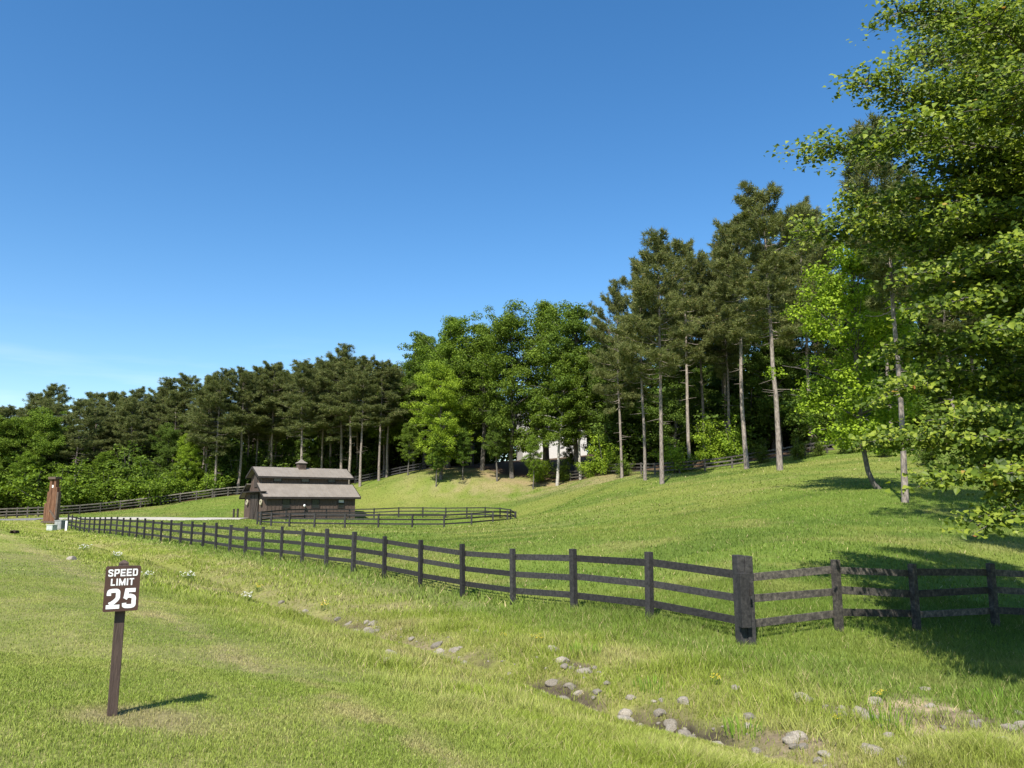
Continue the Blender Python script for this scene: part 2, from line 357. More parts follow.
C_PAST = np.array((.145, .218, .029)); C_PAST2 = np.array((.205, .245, .044)); C_DARKG = np.array((.100, .165, .022))
C_LAWN = np.array((.235, .30, .046)); C_LAWN2 = np.array((.325, .355, .082)); C_STRAW = np.array((.43, .35, .17)); C_SOIL = np.array((.115, .09, .058))
C_LITTER = np.array((.10, .065, .04)); C_TAN = np.array((.27, .195, .11)); C_BANK = np.array((.235, .295, .036))
def mix(a, b, m): return a + (b - a) * np.asarray(m)[:, None]
def turf_colour(x, y):
    """the turf's own colour: lawn, rough bank, pasture; worn and dry patches"""
    s, t = st(x, y)
    n1 = fbm(x, y, 7, 1); n2 = fbm(x, y, 1.4, 5); n3 = fbm(x, y, .45, 9); n4 = vnoise(x, y, 18, 12)
    past = mix(C_PAST, C_PAST2, sm(.35, .7, n1 * .65 + n4 * .35)); past = mix(past, C_DARKG, sm(.48, .68, fbm(x * .55, y * 1.6, 6, 14)) * .75); past = mix(past, np.array((.26, .27, .07)), sm(.56, .76, fbm(x * .7, y * 1.3, 3.5, 19)) * .6)
    yellow = np.exp(-((y - edge(x) + 8) / 6) ** 2) * sm(-20, -8, x) * (1 - sm(16, 24, x))
    past = mix(past, C_STRAW * .85, np.clip(yellow * sm(.3, .65, n2 * .5 + n1 * .5) * .75, 0, .5))
    lawn = mix(C_LAWN, C_LAWN2, sm(.35, .7, n1 * .45 + n2 * .55)); lawn = mix(lawn, C_STRAW, sm(.58, .82, n2 * .4 + n3 * .6) * .35)
    lawn = mix(lawn, C_PAST, sm(.5, .7, fbm(x, y, 3.2, 33)) * .4)
    ds = np.hypot((x - SIGN[0] - .30) / .85, (y - SIGN[1] + .0) / .48)
    lawn = mix(lawn, C_STRAW * .78, (1 - sm(.35, 1.1, ds + (n3 - .5) * 1.1)) * .6)
    stripe = np.exp(-((s - 8.9 - (n2 - .5) * .7) / .28) ** 2) * .55
    lawn = mix(lawn, C_STRAW * 1.05, stripe * sm(.35, .6, n3 * .5 + n2 * .5))
    bank = mix(C_BANK, C_LAWN2, sm(.4, .7, n2)); bank = mix(bank, C_STRAW * .8, sm(.54, .76, n1 * .3 + n2 * .7) * .45)
    near_ch = np.exp(-((s - 4.4) / 1.5) ** 2); bank = mix(bank, np.array((.31, .27, .09)), near_ch * .28 * sm(.3, .6, n3))
    green = mix(bank, C_PAST, (1 - sm(.6, 2.4, s + (n2 - .5))) * .85)
    c = mix(past, green, sm(-.3, .3, s) * (1 - sm(-3.5, -6, t) * 0))
    c = mix(c, lawn, sm(6.6, 8.2, s + (n2 - .5) * 1.6))
    return c
def ground_colour(x, y):
    c = turf_colour(x, y) * np.array((.86, .80, .95))
    s, t = st(x, y)
    c = mix(c, C_SOIL * 1.1, (sm(0, .6, s) * (1 - sm(28, 40, y))) * .35)
    n = fbm(x, y, .8, 61)
    c = mix(c, mix(C_SOIL * .8, np.array((.36, .28, .175)), sm(.38, .62, n) * (.45 + .55 * sm(4, 5.5, x))), bare(x, y))
    wet = np.exp(-((x - .8) / 1.3) ** 2 - ((y - 12.5) / 1.3) ** 2) + np.exp(-((x - 2.4) / 1.0) ** 2 - ((y - 10.7) / 1.0) ** 2)
    c = mix(c, np.array((.045, .037, .026)), np.clip(wet, 0, 1) * .85 * bare(x, y))
    tan = np.exp(-((y - edge(x) + 2.2) / 2.0) ** 2) * sm(-15, -9, x) * (1 - sm(11, 17, x))
    c = mix(c, C_TAN, np.clip(tan * (.25 + .9 * fbm(x, y, 1.8, 70)), 0, .85))
    f = sm(-.5, 1.5, y - edge(x) + (fbm(x, y, 4, 66) - .5) * 3)
    c = mix(c, C_LITTER * 1.0, f)
    return c

def axis(lo, hi, fine):
    """coordinates: given fine stretches (a, b, step), growing steps outside"""
    xs = []
    for a, b, stp in fine: xs += list(np.arange(a, b, stp))
    xs.append(fine[-1][1])
    d = fine[-1][2]; x = xs[-1]
    while x < hi: d *= 1.25; x += d; xs.append(x)
    d = fine[0][2]; x = xs[0]; pre = []
    while x > lo: d *= 1.25; x -= d; pre.append(x)
    return np.array(pre[::-1] + xs)
gx = axis(-1800, 1800, [(-70, -30, .8), (-30, -10, .4), (-10, 12, .18), (12, 40, .45), (40, 75, .9)])
gy = axis(-60, 2600, [(0, 3, .4), (3, 20, .16), (20, 50, .4), (50, 135, .8)])
GX, GY = np.meshgrid(gx, gy); gxf, gyf = GX.ravel(), GY.ravel()
GZ = height(gxf, gyf)
nx, ny = len(gx), len(gy)
ii = (np.arange(ny - 1)[:, None] * nx + np.arange(nx - 1)[None]).ravel()
ground = link('ground', np_mesh('ground', np.c_[gxf, gyf, GZ], [np.c_[ii, ii + 1, ii + nx + 1, ii + nx]], M['ground'], col=ground_colour(gxf, gyf), smooth=True))
tag(ground, kind='structure')

def strip(name, pl, width, m, lift=.05):
    """a road surface draped over the land"""
    pts = []
    for (ax, ay), (bx, by) in zip(pl[:-1], pl[1:]):
        n = max(2, int(math.hypot(bx - ax, by - ay) / 1.2))
        for i in range(n): pts.append((ax + (bx - ax) * i / n, ay + (by - ay) * i / n))
    pts.append(pl[-1]); pts = np.array(pts); tg = np.gradient(pts, axis=0); tg /= np.linalg.norm(tg, axis=1)[:, None]
    nrm = np.c_[-tg[:, 1], tg[:, 0]]; V = []; nc = 7
    for j in range(nc):
        k = (j / (nc - 1) - .5) * width; q = pts + nrm * k
        V.append(np.c_[q, height(q[:, 0], q[:, 1]) + lift + (.0 if 0 < j < nc - 1 else -.09)])
    n = len(pts); V = np.concatenate(V); Fq = []
    for j in range(nc - 1):
        a = j * n + np.arange(n - 1); Fq.append(np.c_[a, a + n, a + n + 1, a + 1])
    return tag(link(name, np_mesh(name, V, Fq, m, smooth=True)), kind='structure')
strip('road', ROAD, 5.0, M['asphalt'], .07)
strip('gravel_drive', DRIVE, 2.5, M['gravel'], .08)

# ------------------------------------------------------------------ grass
def in_view(x, y, z=0, m=.08):
    d = y * CP - CAM_Z * SP
    return np.abs(x) < d * (512 / F_PX) * (1 + m) + .8

BARN_C = np.array(at(299, 93)[:2]); BARN_A = R(36)
def blades(n, y0, y1, h0, w0, seg, margin=.1):
    y = np.sqrt(rng.uniform(y0 ** 2, y1 ** 2, n)); x = rng.uniform(-1, 1, n) * (y * .70 * (1 + margin) + .9)
    s, t = st(x, y)
    dens = 1 - .66 * bare(x, y)
    dens *= 1 - sm(-3, 1.5, y - edge(x) + (fbm(x, y, 4, 66) - .5) * 3)
    tan = np.exp(-((y - edge(x) + 2.2) / 2.2) ** 2) * sm(-15, -9, x) * (1 - sm(11, 17, x)); dens *= 1 - .65 * np.clip(tan * 1.2, 0, 1)
    dens *= seg_dist(x, y, ROAD) > 2.6; dens *= seg_dist(x, y, DRIVE) > 1.3
    bl = np.abs((x - BARN_C[0]) * math.cos(BARN_A) + (y - BARN_C[1]) * math.sin(BARN_A)); bw = np.abs(-(x - BARN_C[0]) * math.sin(BARN_A) + (y - BARN_C[1]) * math.cos(BARN_A))
    dens *= ~((bl < 5.7) & (bw < 4.2))
    ds = np.hypot((x - SIGN[0] - .35) / 1.0, (y - SIGN[1]) / .6); dens *= 1 - .55 * (1 - sm(.4, 1.1, ds))
    dens *= .45 + .55 * sm(.3, .55, fbm(x, y, .5, 77))
    k = rng.random(n) < dens; x, y, s, t = x[k], y[k], s[k], t[k]; n = len(x)
    z = height(x, y)
    # lawn short, bank rough, pasture between
    lawn = sm(7.2, 8.6, s + (fbm(x, y, 1.4, 5) - .5) * 1.6); past = 1 - sm(-.2, .2, s)
    hh = .088 * (1 - lawn) * (1 - .55 * np.exp(-((s - 4.6) / 1.0) ** 2)) + .028 * lawn; hh = hh * (1 - past) + .085 * past
    hh = hh + (1 - lawn) * (1 - past) * .09 * sm(.5, .75, fbm(x, y, 1.1, 83)) + .10 * np.exp(-((s - .1) / .35) ** 2) * sm(-3, 0, t)
    h = hh * h0 * rng.uniform(.55, 1.35, n); wd = w0 * rng.uniform(.7, 1.4, n) * np.where(lawn > .5, 1, 1.1)
    az = rng.uniform(0, 2 * np.pi, n); fa = rng.uniform(0, 2 * np.pi, n)
    lean = h * rng.uniform(.15, .9, n)
    c = turf_colour(x, y) * rng.uniform(.85, 1.15, (n, 1))
    dry = rng.random(n) < (.075 * lawn + .075 * (1 - lawn) * (1 - past) + .03 * past)
    c[dry] = C_STRAW * rng.uniform(.8, 1.25, (dry.sum(), 1)); lean[dry] *= 1.7; h[dry] *= np.where(lawn[dry] > .5, .6, 1)
    dx, dy = np.cos(fa) * wd / 2, np.sin(fa) * wd / 2; lx, ly = np.cos(az) * lean, np.sin(az) * lean
    b0 = np.c_[x - dx, y - dy, z - .012]; b1 = np.c_[x + dx, y + dy, z - .012]; tip = np.c_[x + lx, y + ly, z + h]
    if seg == 1:
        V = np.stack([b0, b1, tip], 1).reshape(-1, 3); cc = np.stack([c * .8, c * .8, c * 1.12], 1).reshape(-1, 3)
        return V, np.arange(n * 3).reshape(-1, 3), cc
    m0 = np.c_[x - dx * .8 + lx * .35, y - dy * .8 + ly * .35, z + h * .6]; m1 = np.c_[x + dx * .8 + lx * .35, y + dy * .8 + ly * .35, z + h * .6]
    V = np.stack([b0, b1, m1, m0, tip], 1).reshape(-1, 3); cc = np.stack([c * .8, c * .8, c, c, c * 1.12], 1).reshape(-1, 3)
    q = np.arange(n) * 5
    return V, (np.c_[q, q + 1, q + 2, q + 3], np.c_[q + 3, q + 2, q + 4]), cc
def grass_obj(name, n, y0, y1, h0, w0, seg):
    V, Fa, c = blades(n, y0, y1, h0, w0, seg)
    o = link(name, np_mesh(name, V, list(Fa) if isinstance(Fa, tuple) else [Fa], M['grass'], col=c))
    return o
g1 = grass_obj('near_grass', 560000, 3.6, 9.5, 1.0, .0043, 2); tag(g1, 'short mown lawn grass and rough ditch bank grass close by', 'grass', kind='stuff')
g2 = grass_obj('middle_grass', 380000, 9.5, 20, 1.0, .0105, 1); tag(g2, 'rough green grass along both sides of the ditch and fence', 'grass', kind='stuff')
g3 = grass_obj('pasture_grass', 230000, 20, 48, 1.05, .028, 1); tag(g3, 'bright green grass of the near pasture and verge', 'grass', kind='stuff')
g4 = grass_obj('hill_grass', 190000, 48, 112, 1.15, .07, 1); tag(g4, 'sunlit grass on the rising pasture before the woods', 'grass', kind='stuff')

# ------------------------------------------------------------------ trees
def tube(pts, rad, n):
    pts = np.asarray(pts, float); rad = np.asarray(rad, float); m = len(pts)
    tg = np.gradient(pts, axis=0); tg /= np.linalg.norm(tg, axis=1)[:, None] + 1e-9
    ref = np.where(np.abs(tg[:, 2:3]) > .9, np.array([[1., 0, 0]]), np.array([[0, 0, 1.]]))
    a = np.cross(tg, ref); a /= np.linalg.norm(a, axis=1)[:, None] + 1e-9; b = np.cross(tg, a)
    th = np.arange(n) / n * 2 * np.pi
    V = (pts[:, None] + rad[:, None, None] * (np.cos(th)[None, :, None] * a[:, None] + np.sin(th)[None, :, None] * b[:, None])).reshape(-1, 3)
    i = (np.arange(m - 1)[:, None] * n + np.arange(n)[None]); j = (np.arange(m - 1)[:, None] * n + (np.arange(n)[None] + 1) % n)
    return V, np.stack([i, j, j + n, i + n], -1).reshape(-1, 4)
def join_tubes(L):
    V = []; Fq = []; b = 0
    for v, f in L: V.append(v); Fq.append(f + b); b += len(v)
    return np.concatenate(V), np.concatenate(Fq)
def unit(a): return a / (np.linalg.norm(a, axis=-1, keepdims=True) + 1e-9)

def leaf_quads(C, N, size, rg, fold=.25):
    """one folded leaf (two faces sharing a midrib) at each centre"""
    n = len(C); N = unit(N); a = unit(np.cross(N, rg.normal(size=(n, 3)))); b = np.cross(N, a)
    s = size * rg.uniform(.65, 1.3, (n, 1))
    base = C - a * s * .55; tip = C + a * s * .55 - N * s * .12
    l = C - b * s * .36 + N * s * fold * .5; r = C + b * s * .36 + N * s * fold * .5
    V = np.stack([base, r, tip, l], 1).reshape(-1, 3); q = np.arange(n) * 4
    return V, np.concatenate([np.c_[q, q + 1, q + 2], np.c_[q, q + 2, q + 3]])

def pine_meshes(seed, H=25., cb=.42, Rm=4.4):
    rg = np.random.default_rng(seed); T = []
    k = 9; hz_ = np.linspace(0, H, k); wob = np.cumsum(rg.normal(0, .055, (k, 2)), 0); wob[0] = 0
    tp = np.c_[wob, hz_]; tr = .185 * (1 - hz_ / H) ** .7 + .02; tr[0] *= 1.25
    tp[0, 2] = -.4
    T.append(tube(tp, tr, 9))
    def tr_at(h): return np.array([np.interp(h, hz_, wob[:, 0]), np.interp(h, hz_, wob[:, 1]), h])
    cen = []; dirs = []
    nb = 70
    for i in range(nb):
        rel = (i + rg.random()) / nb; h = H * (cb + (1 - cb) * rel * .985)
        prof = min(1, .55 + rel * 1.6) * (1 - rel ** 4 * .55)
        L = Rm * prof * rg.choice([.45, .7, .9, 1.05, 1.25]) * rg.uniform(.85, 1.1); az = i * 2.4 + rg.normal(0, .5); el = R(-8 + 62 * rel ** 1.4) + rg.normal(0, .16)
        d = np.array([math.cos(az) * math.cos(el), math.sin(az) * math.cos(el), math.sin(el)])
        p0 = tr_at(h); f = np.linspace(0, 1, 5); pts = p0 + d * L * f[:, None]; pts[:, 2] += L * .16 * f ** 2 - L * .08 * np.sin(f * 3.1)
        T.append(tube(pts, np.interp(f, [0, 1], [.055 * (1 - rel * .6), .012]), 4))
        if rel < .10 and rg.random() < .5: continue         # bare lower limbs
        nt_ = int(6 + L * 10)
        ff = rg.uniform(.22, 1.0, nt_) ** .6; side = np.cross(d, [0, 0, 1]); side /= np.linalg.norm(side) + 1e-9
        lat = rg.normal(0, .24, nt_) * L * (1.15 - ff * .6)
        c = p0 + d * (L * ff)[:, None] + side * lat[:, None]; c[:, 2] += L * .16 * ff ** 2 + rg.normal(0, .12, nt_) + .06
        cen.append(c); dirs.append(np.repeat((d * .7 + np.array([0, 0, .25]))[None], nt_, 0) + side * np.sign(lat)[:, None] * .5)
    for i in range(7):                                       # dead stubs under the crown
        h = H * rg.uniform(cb * .55, cb * 1.02); az = rg.uniform(0, 6.3); L = rg.uniform(.5, 1.9)
        d = np.array([math.cos(az), math.sin(az), rg.uniform(-.25, .2)]); f = np.linspace(0, 1, 3)
        T.append(tube(tr_at(h) + d * L * f[:, None], [.035, .022, .008], 4))
    top = tr_at(H) + rg.normal(0, .22, (22, 3)) * [1, 1, 1.7]; cen.append(top); dirs.append(rg.normal(0, .5, (22, 3)) + [0, 0, .8])
    cen = np.concatenate(cen); dirs = np.concatenate(dirs)
    nn = 21; n = len(cen)
    C = np.repeat(cen, nn, 0) + rg.normal(0, .10, (n * nn, 3)); D = unit(unit(np.repeat(dirs, nn, 0)) * .75 + rg.normal(0, .75, (n * nn, 3)))
    Ln = rg.uniform(.28, .50, (n * nn, 1)); Wd = unit(np.cross(D, rg.normal(size=D.shape))) * rg.uniform(.020, .046, (n * nn, 1))
    V = np.stack([C - Wd, C + Wd, C + D * Ln], 1).reshape(-1, 3)
    tv, tf = join_tubes(T)
    return np_mesh('pine_trunk', tv, [tf], M['bark_pine'], smooth=True), np_mesh('pine_crown', V, [np.arange(len(V)).reshape(-1, 3)], M['needles'])

def broad_meshes(seed, H=18., cb=.22, Rm=5.2, leaf=.20, nl=54, per=600, bark='bark_grey', flat=.55, tr0=.24, bend=0):
    rg = np.random.default_rng(seed); T = []
    k = 8; hh = np.linspace(0, H * .92, k); wob = np.cumsum(rg.normal(0, .13, (k, 2)), 0); wob[0] = 0
    if bend: wob[:, 0] += bend * np.exp(-hh / 1.3) - bend * 0; 
    tp = np.c_[wob, hh]; tr = tr0 * (1 - hh / H) ** .8 + .02; tr[0] *= 1.2; tp[0, 2] = -.4
    if bend:
        e = np.array([0, .5, 1.2, 2.2]); tp = np.concatenate([np.c_[bend * np.exp(-e / .8), e * 0, e - .15], tp[tp[:, 2] > 2.6]]); tr = np.concatenate([[tr0 * 1.1, tr0, tr0 * .92, tr0 * .88], tr[-(len(tp) - 4):]])
    T.append(tube(tp, tr, 8))
    C = []; Nn = []
    for i in range(nl):
        rel = (i + rg.random()) / nl; h = H * (cb + (.90 - cb) * rel)
        prof = (math.sin(math.pi * min(.98, .16 + rel * .80)) ** .7)
        L = Rm * prof * rg.uniform(.50, 1.18); az = i * 2.4 + rg.normal(0, .45); el = R(2 + 60 * rel ** 1.3) + rg.normal(0, .14)
        d = np.array([math.cos(az) * math.cos(el), math.sin(az) * math.cos(el), math.sin(el)])
        p0 = np.array([np.interp(h, tp[:, 2], tp[:, 0]), np.interp(h, tp[:, 2], tp[:, 1]), h]); f = np.linspace(0, 1, 5)
        pts = p0 + d * L * f[:, None]; pts[:, 2] += L * .12 * np.sin(f * 2.2); T.append(tube(pts, np.interp(f, [0, 1], [.085 * (1 - rel * .6), .012]), 4))
        ncl = 3 + int(L * .9)
        for j in range(ncl):
            ff = rg.uniform(.35, 1.05); q = p0 + d * L * ff + rg.normal(0, .17, 3) * L * np.array([1, 1, .5])
            r = rg.uniform(.55, 1.15) * (.55 + .09 * Rm); m = int(per * .26 * r * r)
            o = rg.normal(size=(m, 3)); o = unit(o) * (rg.random((m, 1)) ** .45) * r
            o[:, 2] = o[:, 2] * flat - .18 * (o[:, 0] ** 2 + o[:, 1] ** 2) / r
            C.append(q + o); Nn.append(unit(o) * .5 + np.array([0, 0, .75]) + rg.normal(0, .42, (m, 3)))
    C = np.concatenate(C); Nn = np.concatenate(Nn)
    V, Fq = leaf_quads(C, Nn, leaf, rg)
    tv, tf = join_tubes(T)
    return np_mesh('broadleaf_trunk', tv, [tf], M[bark], smooth=True), np_mesh('broadleaf_crown', V, [Fq], M['leaves'])

def bush_meshes(seed, H=5., Rm=2.6, leaf=.2):
    rg = np.random.default_rng(seed); T = []; C = []; Nn = []
    for i in range(9):
        az = i * 2.4 + rg.normal(0, .4); el = R(rg.uniform(35, 88)); L = H * rg.uniform(.6, 1.0) * (.55 + .45 * math.sin(el))
        d = np.array([math.cos(az) * math.cos(el) * Rm / H * 2, math.sin(az) * math.cos(el) * Rm / H * 2, math.sin(el)]); f = np.linspace(0, 1, 4)
        pts = d * L * f[:, None] + np.array([rg.normal(0, .15), rg.normal(0, .15), -.15]); T.append(tube(pts, [.05, .04, .025, .01], 4))
        for j in range(9):
            ff = rg.uniform(.12, 1.0); q = d * L * ff + rg.normal(0, .35, 3) * [1, 1, .5]; r = rg.uniform(.5, .95); m = int(80 * r * r)
            o = unit(rg.normal(size=(m, 3))) * rg.random((m, 1)) ** .45 * r; o[:, 2] *= .6; o = o + q; o[:, 2] = np.abs(o[:, 2])
            C.append(o); Nn.append(rg.normal(0, .5, (m, 3)) + [0, 0, .7] + unit(o - q) * .4)
    V, Fq = leaf_quads(np.concatenate(C), np.concatenate(Nn), leaf, rg); tv, tf = join_tubes(T)
    return np_mesh('shrub_stems', tv, [tf], M['bark_grey'], smooth=True), np_mesh('shrub_leaves', V, [Fq], M['leaves'])

PINES = [(pine_meshes(100 + i, cb=cb, Rm=rm), 25.) for i, (cb, rm) in enumerate(((.42, 3.8), (.46, 3.4), (.36, 4.2), (.50, 3.6), (.45, 3.2)))]
OAKS = [(broad_meshes(200 + i, cb=cb, Rm=rm), 18.) for i, (cb, rm) in enumerate(((.20, 5.0), (.28, 4.4), (.16, 5.4), (.30, 4.0)))]
SLIM = [(broad_meshes(240 + i, H=18, cb=.30, Rm=3.4, bark='bark_birch', tr0=.17), 18.) for i in range(2)]
BUSH = [(bush_meshes(300 + i, H=5, Rm=rm), 5.) for i, rm in enumerate((2.3, 2.9, 2.0))]
KIND = {'pine': (PINES, 'pine_tree', 'pine tree'), 'oak': (OAKS, 'broadleaf_tree', 'tree'), 'slim': (SLIM, 'slender_tree', 'tree'), 'bush': (BUSH, 'shrub', 'shrub')}
PROTO = {}
def plant(kind, X, Y, z, H, label, group=None, tint=(1, 1, 1), var=None, wide=1.0, name=None, cat=None):
    lib, nm, ct = KIND[kind]
    var = rng.integers(len(lib)) if var is None else var
    (tm, cm), H0 = lib[var]; key = (kind, var, name)
    if key not in PROTO:
        r = empty(name or nm, (0, 0, 0)); link('stems' if kind == 'bush' else 'trunk', tm, r); link('foliage' if kind == 'bush' else 'crown', cm, r)
        PROTO[key] = r; o = r
    else: o = copy_tree(PROTO[key])
    for kname in ('group',):
        if kname in o.keys(): del o[kname]
    k = H / H0; o.location = (X, Y, z - .05); o.scale = (k * wide, k * wide, k); o.rotation_euler = (0, 0, rng.uniform(0, 6.28))
    tag(o, label, cat or ct, group)
    for ch in o.children:
        if ch.name.startswith(('crown', 'foliage')): ch.color = (*tint, 1)
    return o
def plant_px(kind, u, vtop, Y, label, **kw):
    X, _, z = at(u, Y); H = max(2.0, (top_z(vtop, Y) - z) * (.955 if kind == 'pine' else 1))
    return plant(kind, X, Y, z, H, label, **kw)

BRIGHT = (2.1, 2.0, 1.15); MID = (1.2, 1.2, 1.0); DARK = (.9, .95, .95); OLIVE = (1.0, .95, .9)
# pines that stand clear in front of the right-hand wood
for u, vt, Y, var, wd, lb in (
    (662, 237, 72, 0, 1.05, 'tall pine with pale trunk standing foremost on the grass at the centre of the treeline'),
    (645, 262, 77, 1, .9, 'thinner pine close behind left of the foremost pale trunked pine'),
    (747, 214, 79, 3, 1.1, 'pine with long bare trunk just left of the tallest foremost pine'),
    (780, 184, 68, 4, 1.15, 'tallest pine on the pasture edge with a bare trunk rising from a shaded lawn'),
    (690, 240, 88, 1, 1.0, 'pine behind the rail fence right of the foremost pale trunked pine'),
    (706, 258, 92, 3, 1.0, 'slim dark pine between two bare trunks behind the right rail fence'),
    (728, 236, 93, 0, 1.0, 'pine deep behind the fence left of the long bare trunk'),
    (905, 122, 40, 3, .95, 'pine with thick grey trunk standing alone in the pasture beside the bright maple'),
    (622, 285, 90, 2, .9, 'pine at the left edge of the right pine stand next to the oaks'),
    (812, 205, 88, 2, 1.0, 'pine behind the fence right of the tallest foremost pine')):
    plant_px('pine', u, vt, Y, lb, var=var, wide=wd, tint=(1.08, 1.05, 1.0))
# oaks and broadleaf trees of the middle group
for kind, u, vt, Y, var, wd, tint, lb in (
    ('oak', 441, 364, 92, 2, .95, BRIGHT, 'small bright yellow green tree at the front of the broadleaf group'),
    ('oak', 448, 312, 100, 0, .95, (1.25, 1.3, 1), 'tall rounded green tree behind the small bright yellow green tree'),
    ('oak', 408, 420, 96, 1, .9, MID, 'low dark green tree with a short trunk left of the bright tree'),
    ('oak', 424, 326, 112, 3, 1.0, (1.0, 1.05, .95), 'tall tree at the left shoulder of the broadleaf group'),
    ('oak', 482, 318, 98, 1, 1.0, MID, 'dense green tree right of the bright yellow green tree'),
    ('oak', 512, 306, 94, 2, .88, MID, 'broad dark green oak at the middle of the broadleaf group'),
    ('oak', 545, 296, 97, 0, .95, MID, 'tallest rounded oak at the top of the broadleaf group'),
    ('oak', 578, 300, 95, 1, 1.0, (1, 1.05, .95), 'tall oak right of the tallest rounded oak, next to the pines'),
    ('slim', 557, 345, 87, 0, 1.05, MID, 'slender tree with pale trunk in front of the white house'),
    ('slim', 581, 340, 93, 1, 1.0, MID, 'slender pale trunked tree at the right of the white house'),
    ('oak', 533, 432, 87, 3, .85, (1.35, 1.4, 1), 'low leafy tree leaning at the woods edge below the white house'),
    ('oak', 436, 430, 90, 3, .8, (1.0, 1.1, .95), 'short tree under the bright yellow green tree'),
    ('oak', 463, 425, 92, 1, .85, (.95, 1.05, .95), 'short shaded tree right of the bright yellow green tree'),
    ('oak', 388, 362, 116, 3, .9, (1.3, 1.3, 1), 'light green tree among pine trunks right of the barn'),
    ('oak', 612, 330, 99, 0, .85, DARK, 'dark broadleaf tree at the join of oaks and pines'),
    ('oak', 549, 372, 101, 3, .75, MID, 'leafy tree just left of the white house gap'),
    ('oak', 600, 338, 104, 2, .8, MID, 'green tree that screens the right end of the white house'),
    ('oak', 570, 428, 99, 0, .8, MID, 'low leafy tree under the white house wall'),
    ('oak', 497, 400, 92, 3, .8, DARK, 'dark shaded small tree at the foot of the broadleaf group')):
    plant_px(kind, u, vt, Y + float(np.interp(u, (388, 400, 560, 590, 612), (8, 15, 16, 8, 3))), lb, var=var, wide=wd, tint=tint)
# pines of the left and centre-left treeline whose trunks can be told apart
for i, (u, vt, Y, var, lb) in enumerate((
    (204, 376, 118, 1, 'pine with slim pale trunk left of the barn beside a twin'), (215, 372, 116, 2, 'pine with stouter pale trunk left of the barn beside a slimmer one'),
    (237, 368, 119, 3, 'pine seen just left of the barn roof end'), (255, 366, 124, 1, 'pine above the left end of the barn ridge'),
    (270, 362, 122, 4, 'pine with pale trunk above the barn roof left of the cupola'), (300, 362, 116, 0, 'pine with thick trunk directly above the barn cupola'),
    (321, 360, 122, 1, 'pine with pale trunk above the barn roof right of the cupola'), (341, 348, 118, 2, 'tallest pine over the right end of the barn ridge'),
    (348, 358, 116, 3, 'pine with bare pole trunk at the right end of the barn'), (360, 356, 113, 4, 'pine with bare white trunk right of the barn'),
    (379, 360, 114, 1, 'pine with straight trunk between barn and light green tree'), (387, 366, 117, 3, 'slim pine trunk just right of a straight trunked pine'),
    (45, 385, 138, 0, 'feathery pine rising highest over the far left woods'), (27, 392, 140, 3, 'thin topped pine over the far left corner'),
    (88, 392, 134, 1, 'pine over the timber gate pier'), (105, 391, 132, 3, 'pine right of the timber gate pier on the skyline'),
    (128, 389, 130, 2, 'pine left of a paired trunk in the far left wood'), (158, 380, 128, 0, 'broad pine over the uphill rail fence'),
    (183, 375, 126, 4, 'pine over the bright shrub at the uphill fence'))):
    plant_px('pine', u, vt, Y, lb, var=var, wide=1.28 + .08 * (i % 3))
# broadleaf mass at far left, and the understorey
for u, vt, Y, var, wd, tint, lb in (
    (8, 414, 113, 0, 1.1, MID, 'dark broadleaf tree at the far left edge of the woods'), (36, 408, 114, 2, 1.0, (1.3, 1.35, 1.0), 'tall broadleaf tree behind the timber gate pier'),
    (-14, 410, 111, 1, 1.1, MID, 'broadleaf tree cut by the left edge of the view'), (62, 425, 119, 1, 1.0, MID, 'dark broadleaf tree right behind the timber gate pier'),
    (20, 448, 110, 3, 1.0, (1.4, 1.45, 1.0), 'leafy low tree left of the timber gate pier'), (100, 448, 116, 3, 1.2, (1.35, 1.4, 1.0), 'rounded low tree right of the timber gate pier'),
    (138, 453, 116, 1, 1.1, (1.35, 1.4, 1.0), 'rounded low tree midway along the uphill rail fence'), (187, 432, 117, 0, .85, (2.0, 1.95, 1.1), 'bright green young tree on the uphill rail fence line'),
    (240, 455, 122, 2, .7, (1.2, 1.25, 1), 'young green tree among the trunks left of the barn'), (292, 430, 128, 0, .8, (1.3, 1.35, 1), 'fresh green tree behind the barn cupola'),
    (318, 436, 127, 1, .8, (1.15, 1.2, 1), 'green tree behind the right half of the barn roof')):
    plant_px('oak', u, vt, Y, lb, var=var, wide=wd, tint=tint)
